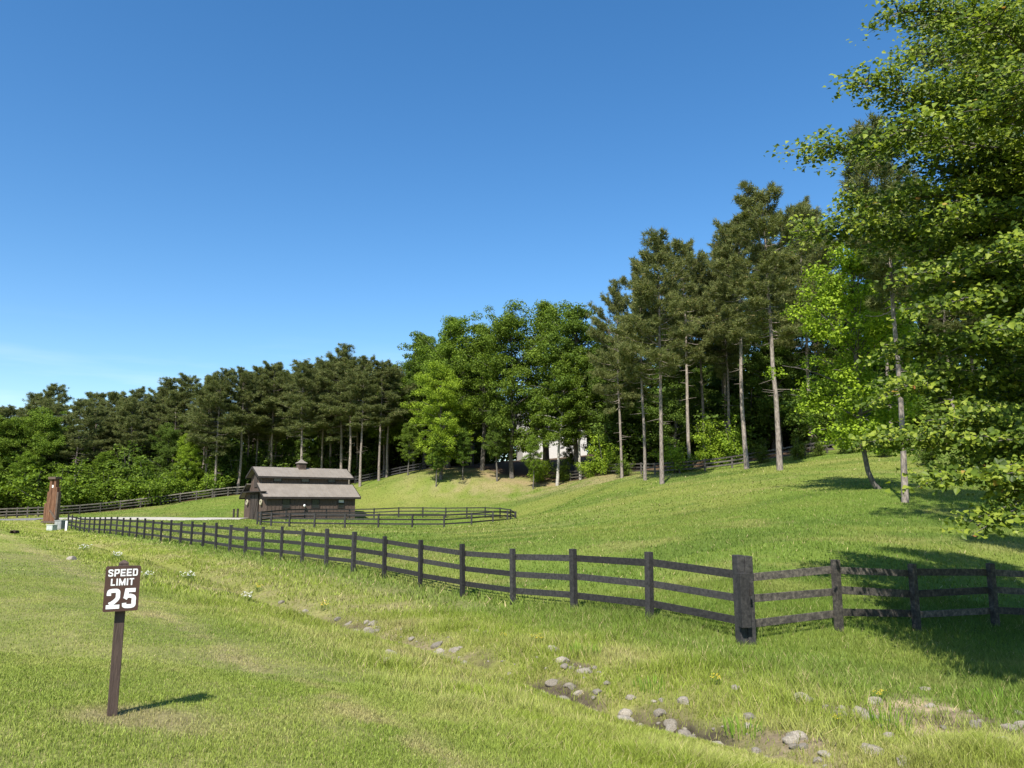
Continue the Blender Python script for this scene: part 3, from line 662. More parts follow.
for u, vt, Y, tint, lb in (
    (78, 488, 112, MID, 'round shrub beside the timber gate pier'), (118, 474, 115, MID, 'leafy shrub behind the uphill fence near the gate pier'), (160, 478, 115, OLIVE, 'brownish shrub behind the middle of the uphill fence'),
    (172, 482, 116, OLIVE, 'olive shrub left of the bright young tree'), (208, 462, 121, BRIGHT, 'yellow green shrub between the twin pines'), (224, 466, 119, BRIGHT, 'yellow green shrub right of the twin pines'),
    (-6, 478, 108, MID, 'shrub at the far left edge by the road'), (44, 480, 110, DARK, 'dark shrub behind the gate pier'), (540, 452, 90, BRIGHT, 'light green bush under the white house'),
    (605, 432, 92, BRIGHT, 'tall bright bush left of the foremost pale trunked pine'), (562, 456, 100, MID, 'green bush between the two slender pale trunks'), (590, 452, 93, BRIGHT, 'bright bush at the woods edge right of the slender pale trees'), (625, 452, 91, MID, 'green bush behind the foremost pale trunked pine'),
    (676, 430, 90, BRIGHT, 'bush between the first bare trunks behind the rail fence'), (712, 418, 91, BRIGHT, 'bush behind the rail fence left of the long bare trunk'), (735, 415, 90, (1.8, 1.8, 1.05), 'green bush left of the long bare trunk'),
    (762, 438, 86, OLIVE, 'olive bush between the two longest bare trunks'), (798, 432, 82, OLIVE, 'yellow brown bush right of the tallest foremost pine'), (820, 438, 82, OLIVE, 'yellow brown bush behind the fence under the maple'),
    (848, 420, 80, DARK, 'dark bush behind the bright maple trunk'), (930, 430, 66, DARK, 'dark bush right of the lone grey trunk'), (975, 425, 62, DARK, 'dark bush at the right woods edge'), (885, 430, 74, DARK, 'dark bush between maple and lone grey trunk')):
    plant_px('bush', u, vt, (Y - 3 if u > 640 else Y) + (17 if 500 < u < 560 else 6 if 560 < u < 615 else 4 if u < 260 else 0), lb, tint=tint)
# the wood behind: trunks and crowns one cannot tell apart
SKY_U = np.array((-80, 0, 20, 45, 75, 100, 140, 185, 230, 260, 300, 335, 370, 392, 410, 437, 470, 515, 560, 600, 620, 660, 700, 740, 780, 830, 1100.))
SKY_V = np.array((402, 402, 396, 390, 398, 394, 388, 378, 372, 368, 366, 356, 364, 362, 346, 320, 322, 310, 300, 316, 304, 252, 272, 242, 202, 200, 190.))
n_deep = 0
for row, (off, step) in enumerate(((5, 5.0), (11, 5.0), (17, 5.2), (25, 5.6), (36, 6.5))):
    x = -105 + row * 2
    while x < 84:
        x += step * rng.uniform(.75, 1.25); y = float(edge(x)) + off + rng.uniform(-2, 2.5); z = hz(x, y)
        d = y * CP + (z - CAM_Z) * SP; u = 512 + F_PX * x / d
        if not -50 < u < 1075: continue
        vt = float(np.interp(u, SKY_U, SKY_V)) + rng.uniform(2, 15)
        if u < 238 and row < 1: continue
        if u > 600: vt += rng.uniform(0, 34)
        if u > 600 and rng.random() < .25: continue
        H = min((top_z(vt, y) - z) * .955, 29.5)
        if H < 9: continue
        mid = 395 < u < 615
        if mid and -4 < x < 21 and y < 156: continue
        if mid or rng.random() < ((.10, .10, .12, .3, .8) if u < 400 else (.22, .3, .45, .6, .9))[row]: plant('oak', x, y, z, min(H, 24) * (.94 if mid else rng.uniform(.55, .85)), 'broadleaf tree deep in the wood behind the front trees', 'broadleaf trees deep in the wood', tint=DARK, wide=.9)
        else: plant('pine', x, y, z, H, 'pine deep in the wood behind the front pines', 'pines deep in the wood', wide=1.4 if u < 400 else 1.05)
        n_deep += 1
# leafy row along the left woods edge
for u in np.arange(-22, 244, 9.5):
    u = u + rng.uniform(-2.5, 2.5); Y0 = 104.
    for _ in range(6): X0, Y1 = (u - 512) / F_PX * Y0 * 1.0, 0; Y0 = float(edge(at(u, Y0)[0])) + 3.0
    plant_px('bush', u, float(np.interp(u, (0, 60, 130, 200, 240), (456, 466, 470, 473, 476))) + rng.uniform(-16, 12), Y0 + rng.uniform(-1, 4), 'rounded leafy bush in the green row along the left woods edge', group='bushes along the left woods edge', tint=tuple(np.array((1.35, 1.38, 1.0)) * rng.uniform(.55, 1.15)), wide=1.2)
# shaded undergrowth inside the wood
for i in range(190):
    x = rng.uniform(-80, 68); y = float(edge(x)) + rng.uniform(5, 42); z = hz(x, y); u = 512 + F_PX * x / (y * CP + (z - CAM_Z) * SP)
    if not -30 < u < 1050 or 500 < u < 612 and y < 156: continue
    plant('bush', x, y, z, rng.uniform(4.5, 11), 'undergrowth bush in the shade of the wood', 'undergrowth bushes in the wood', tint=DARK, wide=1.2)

# the far wood behind, one mass of leaves
rg_ = np.random.default_rng(77); nW = 90000
wx = rg_.uniform(-125, 95, nW); wy = np.interp(wx, EDGE_X, EDGE_Y) + rg_.uniform(40, 58, nW)
wy = np.where((wx > -6) & (wx < 24), np.maximum(wy, 158 + rg_.uniform(0, 14, nW)), wy)
wtop = 9 + 8 * fbm(wx, wy, 9, 91); wz = height(wx, wy) + wtop * rg_.random(nW) ** .8
Vw, Fw = leaf_quads(np.c_[wx, wy, wz], rg_.normal(0, .6, (nW, 3)) + [-.2, -.4, .6], .85, rg_)
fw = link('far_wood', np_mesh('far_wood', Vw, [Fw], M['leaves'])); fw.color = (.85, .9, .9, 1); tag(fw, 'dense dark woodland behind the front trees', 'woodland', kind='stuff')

# maple standing in the pasture beside the lone pine
mt, mc = broad_meshes(501, H=14.0, cb=.17, Rm=4.7, leaf=.20, nl=58, per=420, bark='bark_grey', tr0=.17, bend=.9)
mx, my, mz = at(866, 46)
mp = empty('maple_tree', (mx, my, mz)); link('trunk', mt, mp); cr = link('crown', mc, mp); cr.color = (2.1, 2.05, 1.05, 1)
mp.scale = (.98, .98, 1.06); tag(mp, 'bright green maple with a bent trunk at its foot standing in the pasture', 'maple tree')

# the big tree whose limbs hang in from the right
def near_tree():
    rg = np.random.default_rng(900)
    bx, by = 13.6, 15.4; bz = hz(bx, by); T = []; C = []; Nn = []
    H = 21.0; hh = np.linspace(0, H, 10); wob = np.cumsum(rg.normal(0, .12, (10, 2)), 0); wob[0] = 0
    tp = np.c_[bx + wob[:, 0], by + wob[:, 1], bz + hh]; tr = .34 * (1 - hh / H) ** .8 + .03; tr[0] *= 1.25; tp[0, 2] -= .5
    T.append(tube(tp, tr, 12))
    limbs = [(898, 12, 13.5), (862, 84, 13.5), (905, 60, 16), (818, 148, 14.5), (812, 232, 15), (905, 130, 12.5), (905, 385, 13.5), (896, 440, 13.2),
             (948, 478, 12.2), (1004, 520, 11.2), (960, 215, 12.5), (1000, 110, 11.5), (940, 170, 15), (1020, 330, 11.0), (975, 340, 13), (985, 20, 12.5), (960, 420, 12.2), (1010, 440, 11.6), (930, 250, 14), (1040, 60, 10.5), (1060, 230, 10.5), (1050, 470, 10.6),
             (990, 270, 14.5), (940, 20, 15.5), (1010, 190, 16), (985, 395, 15.5), (850, 205, 16.5), (920, 95, 14), (975, 75, 15.5), (1005, 250, 12), (955, 290, 15), (1015, 150, 13.5), (890, 240, 16), (900, 200, 13.5), (938, 272, 13), (930, 295, 16), (960, 300, 12.4), (915, 345, 14), (990, 305, 15)]
    for i in range(16):
        az = i * 2.4; el = R(rg.uniform(5, 60)); h = rg.uniform(9, 20); L = rg.uniform(3, 6.5)
        if math.cos(az) * .9 - .3 * math.sin(az) < -.2: continue
        limbs.append((bx + math.cos(az) * L, by + math.sin(az) * L, bz + h + L * math.sin(el), 1))
    for lm in limbs:
        if len(lm) == 3:
            e = np.array(P(*lm))
        else: e = np.array(lm[:3])
        hz0 = np.clip(e[2] - bz + rg.uniform(-2.6, .8) - .12 * np.hypot(e[0] - bx, e[1] - by), 2.6, H - 1.5)
        p0 = np.array([np.interp(hz0, hh, tp[:, 0]), np.interp(hz0, hh, tp[:, 1]), bz + hz0])
        L = np.linalg.norm(e - p0); f = np.linspace(0, 1, 8); pts = p0 + (e - p0) * f[:, None]
        pts[:, 2] += L * .10 * np.sin(f * np.pi); pts[1:-1] += rg.normal(0, .05 * L / 6, (6, 3))
        T.append(tube(pts, .085 * (1 - f) ** 1.1 * min(1, L / 6) + .009, 6))
        d = unit(e - p0); side = unit(np.cross(d, [0, 0, 1.]))
        ntw = int(L * 7.0)
        for j in range(ntw):
            ff = .22 + .80 * (j + rg.random()) / ntw; sg = 1 if j % 2 else -1
            q = np.array([np.interp(min(ff, 1), f, pts[:, a]) for a in range(3)])
            tl = rg.uniform(.45, 1.35) * (1.35 - ff * .7); td = unit(d * rg.uniform(.3, .9) + side * sg * rg.uniform(.3, 1.1) + np.array([0, 0, rg.uniform(-.24, .28)]))
            g = np.linspace(0, 1, 5); tw = q + td * tl * g[:, None]; tw[:, 2] -= .22 * tl * g ** 2
            T.append(tube(tw, .013 * (1 - g) + .003, 3))
            nlv = int(74 * tl + 16)
            gg = rg.uniform(.12, 1.08, nlv); lp = np.stack([np.interp(np.minimum(gg, 1), g, tw[:, a]) for a in range(3)], 1)
            off = rg.normal(0, 1, (nlv, 3)) * np.array([.17, .17, .07]) + side * (rg.normal(0, .10, (nlv, 1)))
            C.append(lp + off); Nn.append(np.array([-.22, -.50, .72]) + rg.normal(0, .42, (nlv, 3)))
    C = np.concatenate(C); Nn = unit(np.concatenate(Nn)); n = len(C)
    # lobed leaf: six outline points folded along the midrib
    a = unit(np.cross(Nn, rg.normal(size=(n, 3)))); b = np.cross(Nn, a); s = .088 * rg.uniform(.5, 1.35, (n, 1))
    def pt(l, wd, up): return C + a * s * l + b * s * wd + Nn * s * up
    V = np.stack([pt(-.5, 0, 0), pt(-.22, .46, .14), pt(.12, .34, .10), pt(.58, 0, -.12), pt(.12, -.34, .10), pt(-.22, -.46, .14)], 1).reshape(-1, 3); q = np.arange(n) * 6
    Fq = np.concatenate([np.c_[q, q + 1, q + 2, q + 3], np.c_[q, q + 3, q + 4, q + 5]])
    tv, tf = join_tubes(T); o = np.array((bx, by, bz))
    r = empty('maple_tree', (bx, by, bz)); link('trunk', np_mesh('near_trunk', tv - o, [tf], M['bark_grey'], smooth=True), r)
    c = link('crown', np_mesh('near_crown', V - o, [Fq], M['near_leaves']), r); c.color = (1, 1, 1, 1)
    tag(r, 'big leafy tree at the right whose limbs of fresh leaves hang over the fence', 'maple tree')
    return n
n_near = near_tree()
# a tall pine whose crown backs the big tree, its trunk just right of the view
px, py = 20.5, 25.5
plant('pine', px, py, hz(px, py), 24, 'dark pine behind the big leafy tree at the right edge', var=2, wide=1.25)

# ------------------------------------------------------------------ paddock fence
def wob_box(hw, hd, z0, z1, rg):
    m = MB(); m.box(-hw, hw, -hd, hd, z0, z1); return m
RAIL_Z = (1.22, .79, .36)
heads = FH + .001 * np.arange(-1, 60)
fpts = [np.array(FP0)]
for k in range(36): h_ = FH + .001 * k; fpts.append(fpts[-1] + 2.44 * np.array((-math.sin(h_), math.cos(h_))))
corner = FP0 - 2.44 * DF
fence = empty('board_fence', (corner[0], corner[1], hz(*corner)))
tag(fence, 'long black three board fence running away beside the ditch from the thick corner post', 'fence')
def to_local(o, p): return Vector(p) - Vector(o.location)
rf = random.Random(5)
for i, p in enumerate(fpts[:35]):
    z = hz(*p); hd = FH + .001 * i; m = MB()
    mat = Matrix.Translation(to_local(fence, (p[0], p[1], z))) @ Matrix.Rotation(hd + rf.uniform(-.06, .06), 4, 'Z') @ Matrix.Rotation(rf.uniform(-.014, .014), 4, 'Y') @ Matrix.Rotation(rf.uniform(-.014, .014), 4, 'X')
    hw = .062 * rf.uniform(.92, 1.12); m.box(-hw, hw, -hw, hw, -.4, 1.44 + rf.uniform(-.05, .05), mat)
    m.build('post', M['fence'], fence, bevel=.006)
allp = [corner] + fpts[:35]
inn = -NR                                          # boards are nailed on the pasture side of the posts
for i in range(0, len(allp) - 1):
    a, b = allp[i], allp[i + 1]
    for rz_ in RAIL_Z:
        if i % 2 and i > 19: continue
        j = i + 2 if i > 19 and i + 2 < len(allp) else i + 1
        a, b = allp[i], allp[j]; o = inn * .082
        pa = to_local(fence, (a[0] + o[0], a[1] + o[1], hz(*a) + rz_ + rf.uniform(-.02, .02))); pb = to_local(fence, (b[0] + o[0], b[1] + o[1], hz(*b) + rz_ + rf.uniform(-.02, .02)))
        d = (pb - pa).normalized()
        MB().beam(pa + d * .006, pb - d * .006, .03, .148 * rf.uniform(.94, 1.05)).build('rail', M['fence'], fence, bevel=.003)
# the thick corner post with its shorter companion post
cm_ = empty('corner_post', (corner[0], corner[1], hz(*corner))); cm_.rotation_euler = (0, 0, R(14)); cm_.scale = (.9, .95, 1)
m = MB(); m.box(-.015, .165, -.12, .12, -.5, 1.60); m.build('post', M['fence'], cm_, bevel=.012)
m = MB(); m.box(-.18, -.02, -.10, .12, -.5, 1.62); m.build('post', M['fence'], cm_, bevel=.012)
m = MB(); m.box(-.235, -.02, -.262, -.124, .32, 1.30); m.build('side_block', M['fence'], cm_, bevel=.010)
m = MB(); m.box(-.045, -.005, -.30, -.264, .9, 1.02); m.build('latch', M['barntrim'], cm_, bevel=.004)
tag(cm_, 'thick black corner post with a block bolted to its front where two fences meet', 'fence post')
# fence on the right, older and paler boards
rdir = [R(64), R(62), R(68), R(72), R(74), R(76), R(78), R(80)]
rp = [corner]
for a in rdir: rp.append(rp[-1] + 2.44 * np.array((math.sin(a), math.cos(a))))
rfence = empty('board_fence', (rp[1][0], rp[1][1], hz(*rp[1])))
tag(rfence, 'weathered grey black board fence running right from the corner post into tree shade', 'fence')
for i, p in enumerate(rp[1:]):
    z = hz(*p); m = MB(); mat = Matrix.Translation(to_local(rfence, (p[0], p[1], z))) @ Matrix.Rotation(math.pi / 2 - rdir[i] + rf.uniform(-.08, .08), 4, 'Z') @ Matrix.Rotation(rf.uniform(-.02, .02), 4, 'Y')
    m.box(-.07, .07, -.065, .065, -.4, 1.40 + rf.uniform(-.04, .04), mat); m.build('post', M['fence_worn'], rfence, bevel=.007)
for i in range(len(rp) - 1):
    a, b = rp[i], rp[i + 1]; nd = np.array((-math.cos(rdir[i]), math.sin(rdir[i]))) * .085
    for rz_ in RAIL_Z:
        pa = to_local(rfence, (a[0] + nd[0], a[1] + nd[1], hz(*a) + rz_ - .02 + rf.uniform(-.03, .03))); pb = to_local(rfence, (b[0] + nd[0], b[1] + nd[1], hz(*b) + rz_ - .02 + rf.uniform(-.03, .03)))
        d = (pb - pa).normalized(); MB().beam(pa + d * .006, pb - d * .006, .03, .15 * rf.uniform(.93, 1.06)).build('rail', M['fence_worn'], rfence, bevel=.003)

# ------------------------------------------------------------------ round pen
pc = at(390, 79); PR = 12.9
pen = empty('round_pen', pc); tag(pen, 'ring shaped black rail pen for horses in front of the barn', 'horse pen')
NP = 28; ring = []
for i in range(NP):
    a = 2 * math.pi * i / NP + .08; x, y = pc[0] + PR * math.cos(a), pc[1] + PR * math.sin(a); ring.append((x, y, hz(x, y)))
for i, p in enumerate(ring):
    m = MB(); q = to_local(pen, p); m.box(q.x - .075, q.x + .075, q.y - .075, q.y + .075, q.z - .3, q.z + 1.22); m.build('post', M['fence'], pen, bevel=.008)
    b = ring[(i + 1) % NP]
    for rz_ in (1.12, .74, .36):
        pa = to_local(pen, (p[0] * 1, p[1], p[2] + rz_)); pb = to_local(pen, (b[0], b[1], b[2] + rz_))
        out = Vector((pa.x + pb.x, pa.y + pb.y, 0)).normalized() * -.095
        d = (pb - pa).normalized(); MB().beam(pa + out + d * .03, pb + out - d * .03, .035, .13).build('rail', M['fence'], pen)

# ------------------------------------------------------------------ fences along the woods
def rail_fence(line, label, post_m, rail_m, step=2.9, h=1.35, off=0, top_m=None):
    pts = []
    for (ax, ay), (bx, by) in zip(line[:-1], line[1:]):
        n = max(1, round(math.hypot(bx - ax, by - ay) / step))
        for i in range(n): pts.append((ax + (bx - ax) * i / n, ay + (by - ay) * i / n))
    pts.append(line[-1]); p0 = pts[len(pts) // 2]; r = empty('rail_fence', (p0[0], p0[1], hz(*p0))); tag(r, label, 'fence')
    W = [(x, y, hz(x, y)) for x, y in pts]
    for x, y, z in W:
        q = to_local(r, (x, y, z)); m = MB(); m.box(q.x - .085, q.x + .085, q.y - .085, q.y + .085, q.z - .4, q.z + h + rf.uniform(-.05, .1)); m.build('post', post_m, r)
    for a, b in zip(W[:-1], W[1:]):
        for k, rz_ in enumerate((h - .12, h - .52, h - .92)):
            pa = to_local(r, (a[0], a[1] - .11, a[2] + rz_)); pb = to_local(r, (b[0], b[1] - .11, b[2] + rz_)); d = (pb - pa).normalized()
            MB().beam(pa + d * .004, pb - d * .004, .04, .15).build('rail', (top_m if k == 0 and top_m else rail_m), r)
    return r
rail_fence([at(-25, 102)[:2], at(48, 102.5)[:2]], 'dark close set rail fence beyond the road left of the gate pier', M['farfence'], M['farfence'], 1.3)
rail_fence([at(58, 103)[:2], at(120, 109)[:2], at(180, 112.5)[:2], at(228, 115)[:2], at(252, 116)[:2]], 'pale topped rail fence climbing along the woods left of the barn', M['farfence'], M['farfence'], 2.6, top_m=M['palerail'])
rail_fence([at(355, 119)[:2], at(400, 117)[:2], at(440, 115)[:2]], 'rail fence in shade under the trees right of the barn', M['fence'], M['fence'], 2.8, h=1.15)  # tree shade put into the rails by using the black board colour
rail_fence([at(560, 108)[:2], at(605, 98)[:2], at(655, 87)[:2], at(705, 85)[:2], at(760, 83)[:2], at(805, 81)[:2], at(850, 79)[:2], at(930, 70)[:2]], 'old grey rail fence along the woods behind the foremost pines', M['fence_worn'], M['fence_worn'], 2.9)

# ------------------------------------------------------------------ barn
bz = min(hz(BARN_C[0] + dx, BARN_C[1] + dy) for dx in (-4, 0, 4) for dy in (-3.5, 0, 3.5)) + .12
barn = empty('horse_barn', (BARN_C[0], BARN_C[1], bz)); barn.rotation_euler = (0, 0, BARN_A); barn.scale = (1.06, 1.08, 1.14)
tag(barn, 'dark brown board barn with raised centre roof and small cupola beyond the pasture', 'barn')
BL, HW, MW = 5.05, 3.75, 1.75          # half length, half width, half width of the raised middle
ZE, ZT, ZU, ZR = 2.42, 3.62, 4.46, 5.32    # low eave, top of low roof, upper eave, ridge
def battens(m, x0, x1, y, z0, z1, nrm, stepx=.42):
    n = int((x1 - x0) / stepx)
    for i in range(n + 1):
        x = x0 + (x1 - x0) * i / n; m.box(x - .03, x + .03, min(y, y + nrm * .035), max(y, y + nrm * .035), z0, z1)
m = MB()
gab = [(0, -HW, -.6), (0, HW, -.6), (0, HW, ZE), (0, MW, ZT), (0, MW, ZU), (0, 0, ZR - .06), (0, -MW, ZU), (0, -MW, ZT), (0, -HW, ZE)]
m.prism([(-BL, y, z) for _, y, z in gab], (2 * BL, 0, 0))
battens(m, -BL + .03, BL - .03, -HW, -.5, ZE - .02, -1); battens(m, -BL + .03, BL - .03, -MW, ZT + .1, ZU, -1)
for y in np.arange(-HW + .25, HW, .42):
    zt = float(np.interp(abs(y), (0, MW, MW + .001, HW), (ZR - .2, ZU - .1, ZT - .1, ZE - .1)))
    m.box(-BL - .035, -BL, y - .03, y + .03, -.5, zt); m.box(BL, BL + .035, y - .03, y + .03, -.5, zt)
m.build('wall', M['barnwood'], barn)
OV = .5
def roof_slab(y0, z0, y1, z1, x0, x1, th=.1):
    m = MB(); m.prism([(x0, y0, z0), (x0, y1, z1), (x0, y1, z1 - th), (x0, y0, z0 - th)], (x1 - x0, 0, 0))
    L = math.hypot(y1 - y0, z1 - z0); n = int((x1 - x0) / .45)
    for i in range(1, n):                                # standing seams
        x = x0 + (x1 - x0) * i / n; m.prism([(x - .012, y0, z0), (x - .012, y1, z1), (x - .012, y1, z1 + .03), (x - .012, y0, z0 + .03)], (.024, 0, 0))
    return m
for sgn in (-1, 1):
    k = (ZR - ZU) / MW; ye = MW + .30
    roof_slab(sgn * .02, ZR + .08, sgn * ye, ZR + .08 - k * ye, -BL - OV, BL + OV).build('roof', M['roof'], barn)
    MB().box(-BL - OV, BL + OV, *sorted((sgn * (ye + .003), sgn * (ye + .055))), ZR - k * ye - .13, ZR - k * ye + .07).build('fascia', M['barntrim'], barn)
    k2 = (ZT - ZE) / (HW - MW); y2 = HW + .30
    roof_slab(sgn * (MW + .002), ZT + .08, sgn * y2, ZT + .08 - k2 * (y2 - MW), -BL - OV, BL + OV).build('roof', M['roof'], barn)
    MB().box(-BL - OV, BL + OV, *sorted((sgn * (y2 + .003), sgn * (y2 + .055))), ZT - k2 * (y2 - MW) - .14, ZT - k2 * (y2 - MW) + .07).build('fascia', M['barntrim'], barn)
    for xs in (-1, 1):                                  # barge boards at the gable ends
        xx = xs * (BL + OV + .003); 
        m = MB(); m.prism([(xx, sgn * .02, ZR + .11), (xx, sgn * (ye + .05), ZR + .11 - k * ye), (xx, sgn * (ye + .05), ZR - .12 - k * ye), (xx, sgn * .02, ZR - .12)], (xs * .05, 0, 0))
        m.prism([(xx, sgn * MW, ZT + .11), (xx, sgn * (y2 + .05), ZT + .11 - k2 * (y2 - MW)), (xx, sgn * (y2 + .05), ZT - .13 - k2 * (y2 - MW)), (xx, sgn * MW, ZT - .13)], (xs * .05, 0, 0))
        m.build('barge_board', M['barntrim'], barn)
def window(x, y, z, wd, ht, pane):
    f = MB()
    for a, b, c_, d in ((-wd / 2 - .07, wd / 2 + .07, ht / 2, ht / 2 + .08), (-wd / 2 - .07, wd / 2 + .07, -ht / 2 - .08, -ht / 2), (-wd / 2 - .07, -wd / 2, -ht / 2, ht / 2), (wd / 2, wd / 2 + .07, -ht / 2, ht / 2)):
        f.box(x + a, x + b, y - .075, y - .003, z + c_, z + d)
    fo = f.build('window', M['barntrim'], barn)
    MB().box(x - wd / 2, x + wd / 2, y - .05, y - .004, z - ht / 2, z + ht / 2).build('pane', pane, fo)
for x in (-2.95, .35): window(x, -HW, 1.62, .78, .8, M['glass'])
window(3.35, -HW, 1.45, .62, .42, M['glass']); window(3.35, -HW, 1.88, .62, .28, M['pale_pane'])
for x in (-3.3, -.15, 3.0): window(x, -MW, 4.10, .82, .42, M['glass'])
# double door on the gable end, loft door above
dr = MB()
dr.box(-BL - .10, -BL - .04, -1.25, -.015, -.1, 2.55); dr.box(-BL - .10, -BL - .04, .015, 1.25, -.1, 2.55); d_o = dr.build('double_door', M['barndoor'], barn)
fr = MB()
for y in (-1.32, 1.25, -.05): fr.box(-BL - .14, -BL - .102, y, y + .09, -.1, 2.6)
fr.box(-BL - .14, -BL - .102, -1.32, 1.34, 2.602, 2.72)
for s in (-1, 1):
    a0 = (-BL - .12, s * .08, .1); b0 = (-BL - .12, s * 1.22, 2.45); fr.beam(a0, b0, .03, .1)
fr.build('door_frame', M['barntrim'], d_o)
MB().box(-BL - .09, -BL - .04, -.5, .5, 3.3, 4.5).build('loft_door', M['barndoor'], barn)
MB().box(-BL - .60, -BL - .04, -HW + .05, HW - .05, 2.78, 2.86).build('shade_canopy', M['barntrim'], barn)  # canopy added, with the deep overhang, to shade the gable end
# wall lamp on the long wall
l_ = MB(); l_.box(-1.02, -.94, -HW - .16, -HW - .036, 1.52, 1.60); lo = l_.build('wall_lamp', M['barntrim'], barn)
MB().lathe([(.03, .0), (.10, .04), (.12, .13), (.09, .23), (.03, .26)], (-.98, -HW - .24, 1.30), 12).build('lamp_shade', M['white'], lo, smooth=True)
# cupola
cu = MB(); cu.box(-.42, .42, -.42, .42, ZR - .25, ZR + .5); cu.box(-.47, .47, -.47, .47, ZR + .5, ZR + .56)
for s in (-1, 1):
    for i in range(5): cu.box(-.30, .30, min(s * .422, s * .445), max(s * .422, s * .445), ZR + .10 + i * .075, ZR + .14 + i * .075)
cuo = cu.build('cupola', M['barnwood'], barn)
MB().lathe([(.76, ZR + .565), (.74, ZR + .60), (.40, ZR + .76), (.16, ZR + .93), (.05, ZR + 1.0)], (0, 0, 0), 4, Matrix.Rotation(R(45), 4, 'Z')).build('cupola_roof', M['roof'], cuo)
MB().lathe([(.03, ZR + .99), (.03, ZR + 1.2), (.06, ZR + 1.25), (.06, ZR + 1.31), (.02, ZR + 1.38)], (0, 0, 0), 8).build('finial', M['barntrim'], cuo)
bm_ = barn.matrix_basis.copy()
BW = Matrix.Translation(Vector(barn.location)) @ Matrix.Rotation(BARN_A, 4, 'Z') @ Matrix.Diagonal((1.06, 1.08, 1.14, 1))
def torus(name, loc, rot, Rr, r, m, label, cat):
    v = []; f = []; n1, n2 = 24, 8; rr = random.Random(3)
    for i in range(n1):
        a = 2 * math.pi * i / n1
        for j in range(n2):
            b = 2 * math.pi * j / n2; q = r * rr.uniform(.75, 1.2); v.append((math.sin(b) * q, (Rr + math.cos(b) * q) * math.cos(a), (Rr + math.cos(b) * q) * math.sin(a)))
    for i in range(n1):
        for j in range(n2): f.append((i * n2 + j, ((i + 1) % n1) * n2 + j, ((i + 1) % n1) * n2 + (j + 1) % n2, i * n2 + (j + 1) % n2))
    b = MB(); b.add(v, f); o = b.build(name, m, None, smooth=True); o.location = loc; o.rotation_euler = rot; o.scale = (.8,) * 3; return tag(o, label, cat)
torus('wreath', BW @ Vector((-BL - .16, -2.35, 1.75)), (0, 0, BARN_A), .32, .12, M['wreath'], 'pale round wreath on the barn gable right of the double door', 'wreath')
torus('wreath', BW @ Vector((-BL - .16, 2.35, 1.75)), (0, 0, BARN_A), .32, .12, M['wreath'], 'pale round wreath on the barn gable left of the double door', 'wreath')
# two short dark posts at the end of the drive
for u, lb in ((233.5, 'left short dark post standing by the drive before the barn'), (237.5, 'right short dark post standing by the drive before the barn')):
    x, y, z = at(u, 93.5); m = MB(); m.box(-.09, .09, -.09, .09, -.3, 1.0); m.box(-.12, .12, -.12, .12, 1.0, 1.08); o = m.build('drive_post', M['barntrim']); o.location = (x, y, z); tag(o, lb, 'post', 'pair of short posts by the drive')

# ------------------------------------------------------------------ timber gate pier, cabinets, marker, culvert
gx_, gy_, gz_ = at(51, 88); pier = empty('gate_pier', (gx_, gy_, gz_), R(-22)); tag(pier, 'tall stepped red brown timber gate pier with a dark cap beside the road', 'gate pier')
for x in (-.34, .30): MB().box(x - .19, x + .19, -.22, .22, -.3, 5.0).build('post', M['timber'], pier, bevel=.02)
MB().box(-.145, .105, -.16, .16, -.3, 4.35).build('centre_panel', M['timber'], pier)
MB().box(-.145, .105, -.19, -.163, 4.05, 4.35).build('pale_plate', M['white'], pier)
MB().box(-.62, .58, -.42, .42, 5.003, 5.28).build('cap', M['timberdark'], pier, bevel=.02)
MB().box(-.80, -.535, -.2, .2, -.3, 3.6).build('side_post', M['timber'], pier, bevel=.02); MB().box(-1.12, -.85, -.2, .2, -.3, 2.3).build('side_post', M['timber'], pier, bevel=.02)
MB().box(.495, .72, -.2, .2, -.3, 4.1).build('side_post', M['timber'], pier, bevel=.02); MB().box(.725, .98, -.2, .2, -.3, 3.55).build('side_post', M['timberdark'], pier, bevel=.02)
MB().box(-1.25, 1.1, -.32, -.225, .05, .3).build('base_board', M['timberdark'], pier); MB().beam((.0, -.30, 1.5), (1.05, -.30, .5), .09, .2).build('brace', M['timberdark'], pier)
def cabinet(u, Y, wd, dp, ht, m, label):
    x, y, z = at(u, Y); r = empty('utility_cabinet', (x, y, z), R(-15)); tag(r, label, 'utility box')
    MB().box(-wd / 2, wd / 2, -dp / 2, dp / 2, -.15, ht - .08).build('body', m, r, bevel=.03); MB().box(-wd / 2 - .04, wd / 2 + .04, -dp / 2 - .04, dp / 2 + .04, ht - .077, ht).build('lid', m, r, bevel=.02)
    MB().box(-wd / 2 + .1, -.01, -dp / 2 - .02, -dp / 2 - .003, .1, ht - .15).build('door', m, r); MB().box(.01, wd / 2 - .1, -dp / 2 - .02, -dp / 2 - .003, .1, ht - .15).build('door', m, r)
cabinet(51.5, 79, .75, .6, .58, M['utility'], 'low pale green utility box on the grass before the gate pier')
cabinet(60, 80.5, .85, .7, .95, M['utilitydark'], 'taller weathered grey utility box between the pale box and white marker')
x, y, z = at(66, 79); mk = empty('marker_post', (x, y, z)); tag(mk, 'short white marker post at the far end of the black fence', 'post')
MB().box(-.10, .10, -.06, .06, -.2, .92).build('body', M['white'], mk, bevel=.01); MB().box(-.115, .115, -.075, .075, .923, .98).build('cap', M['white'], mk, bevel=.01)
x, y, z = at(13, 58); cv = empty('culvert', (x, y, z)); cv.scale = (.5, .5, .5); tag(cv, 'dark rusty culvert mouth in the lawn at the far left', 'drain pipe')
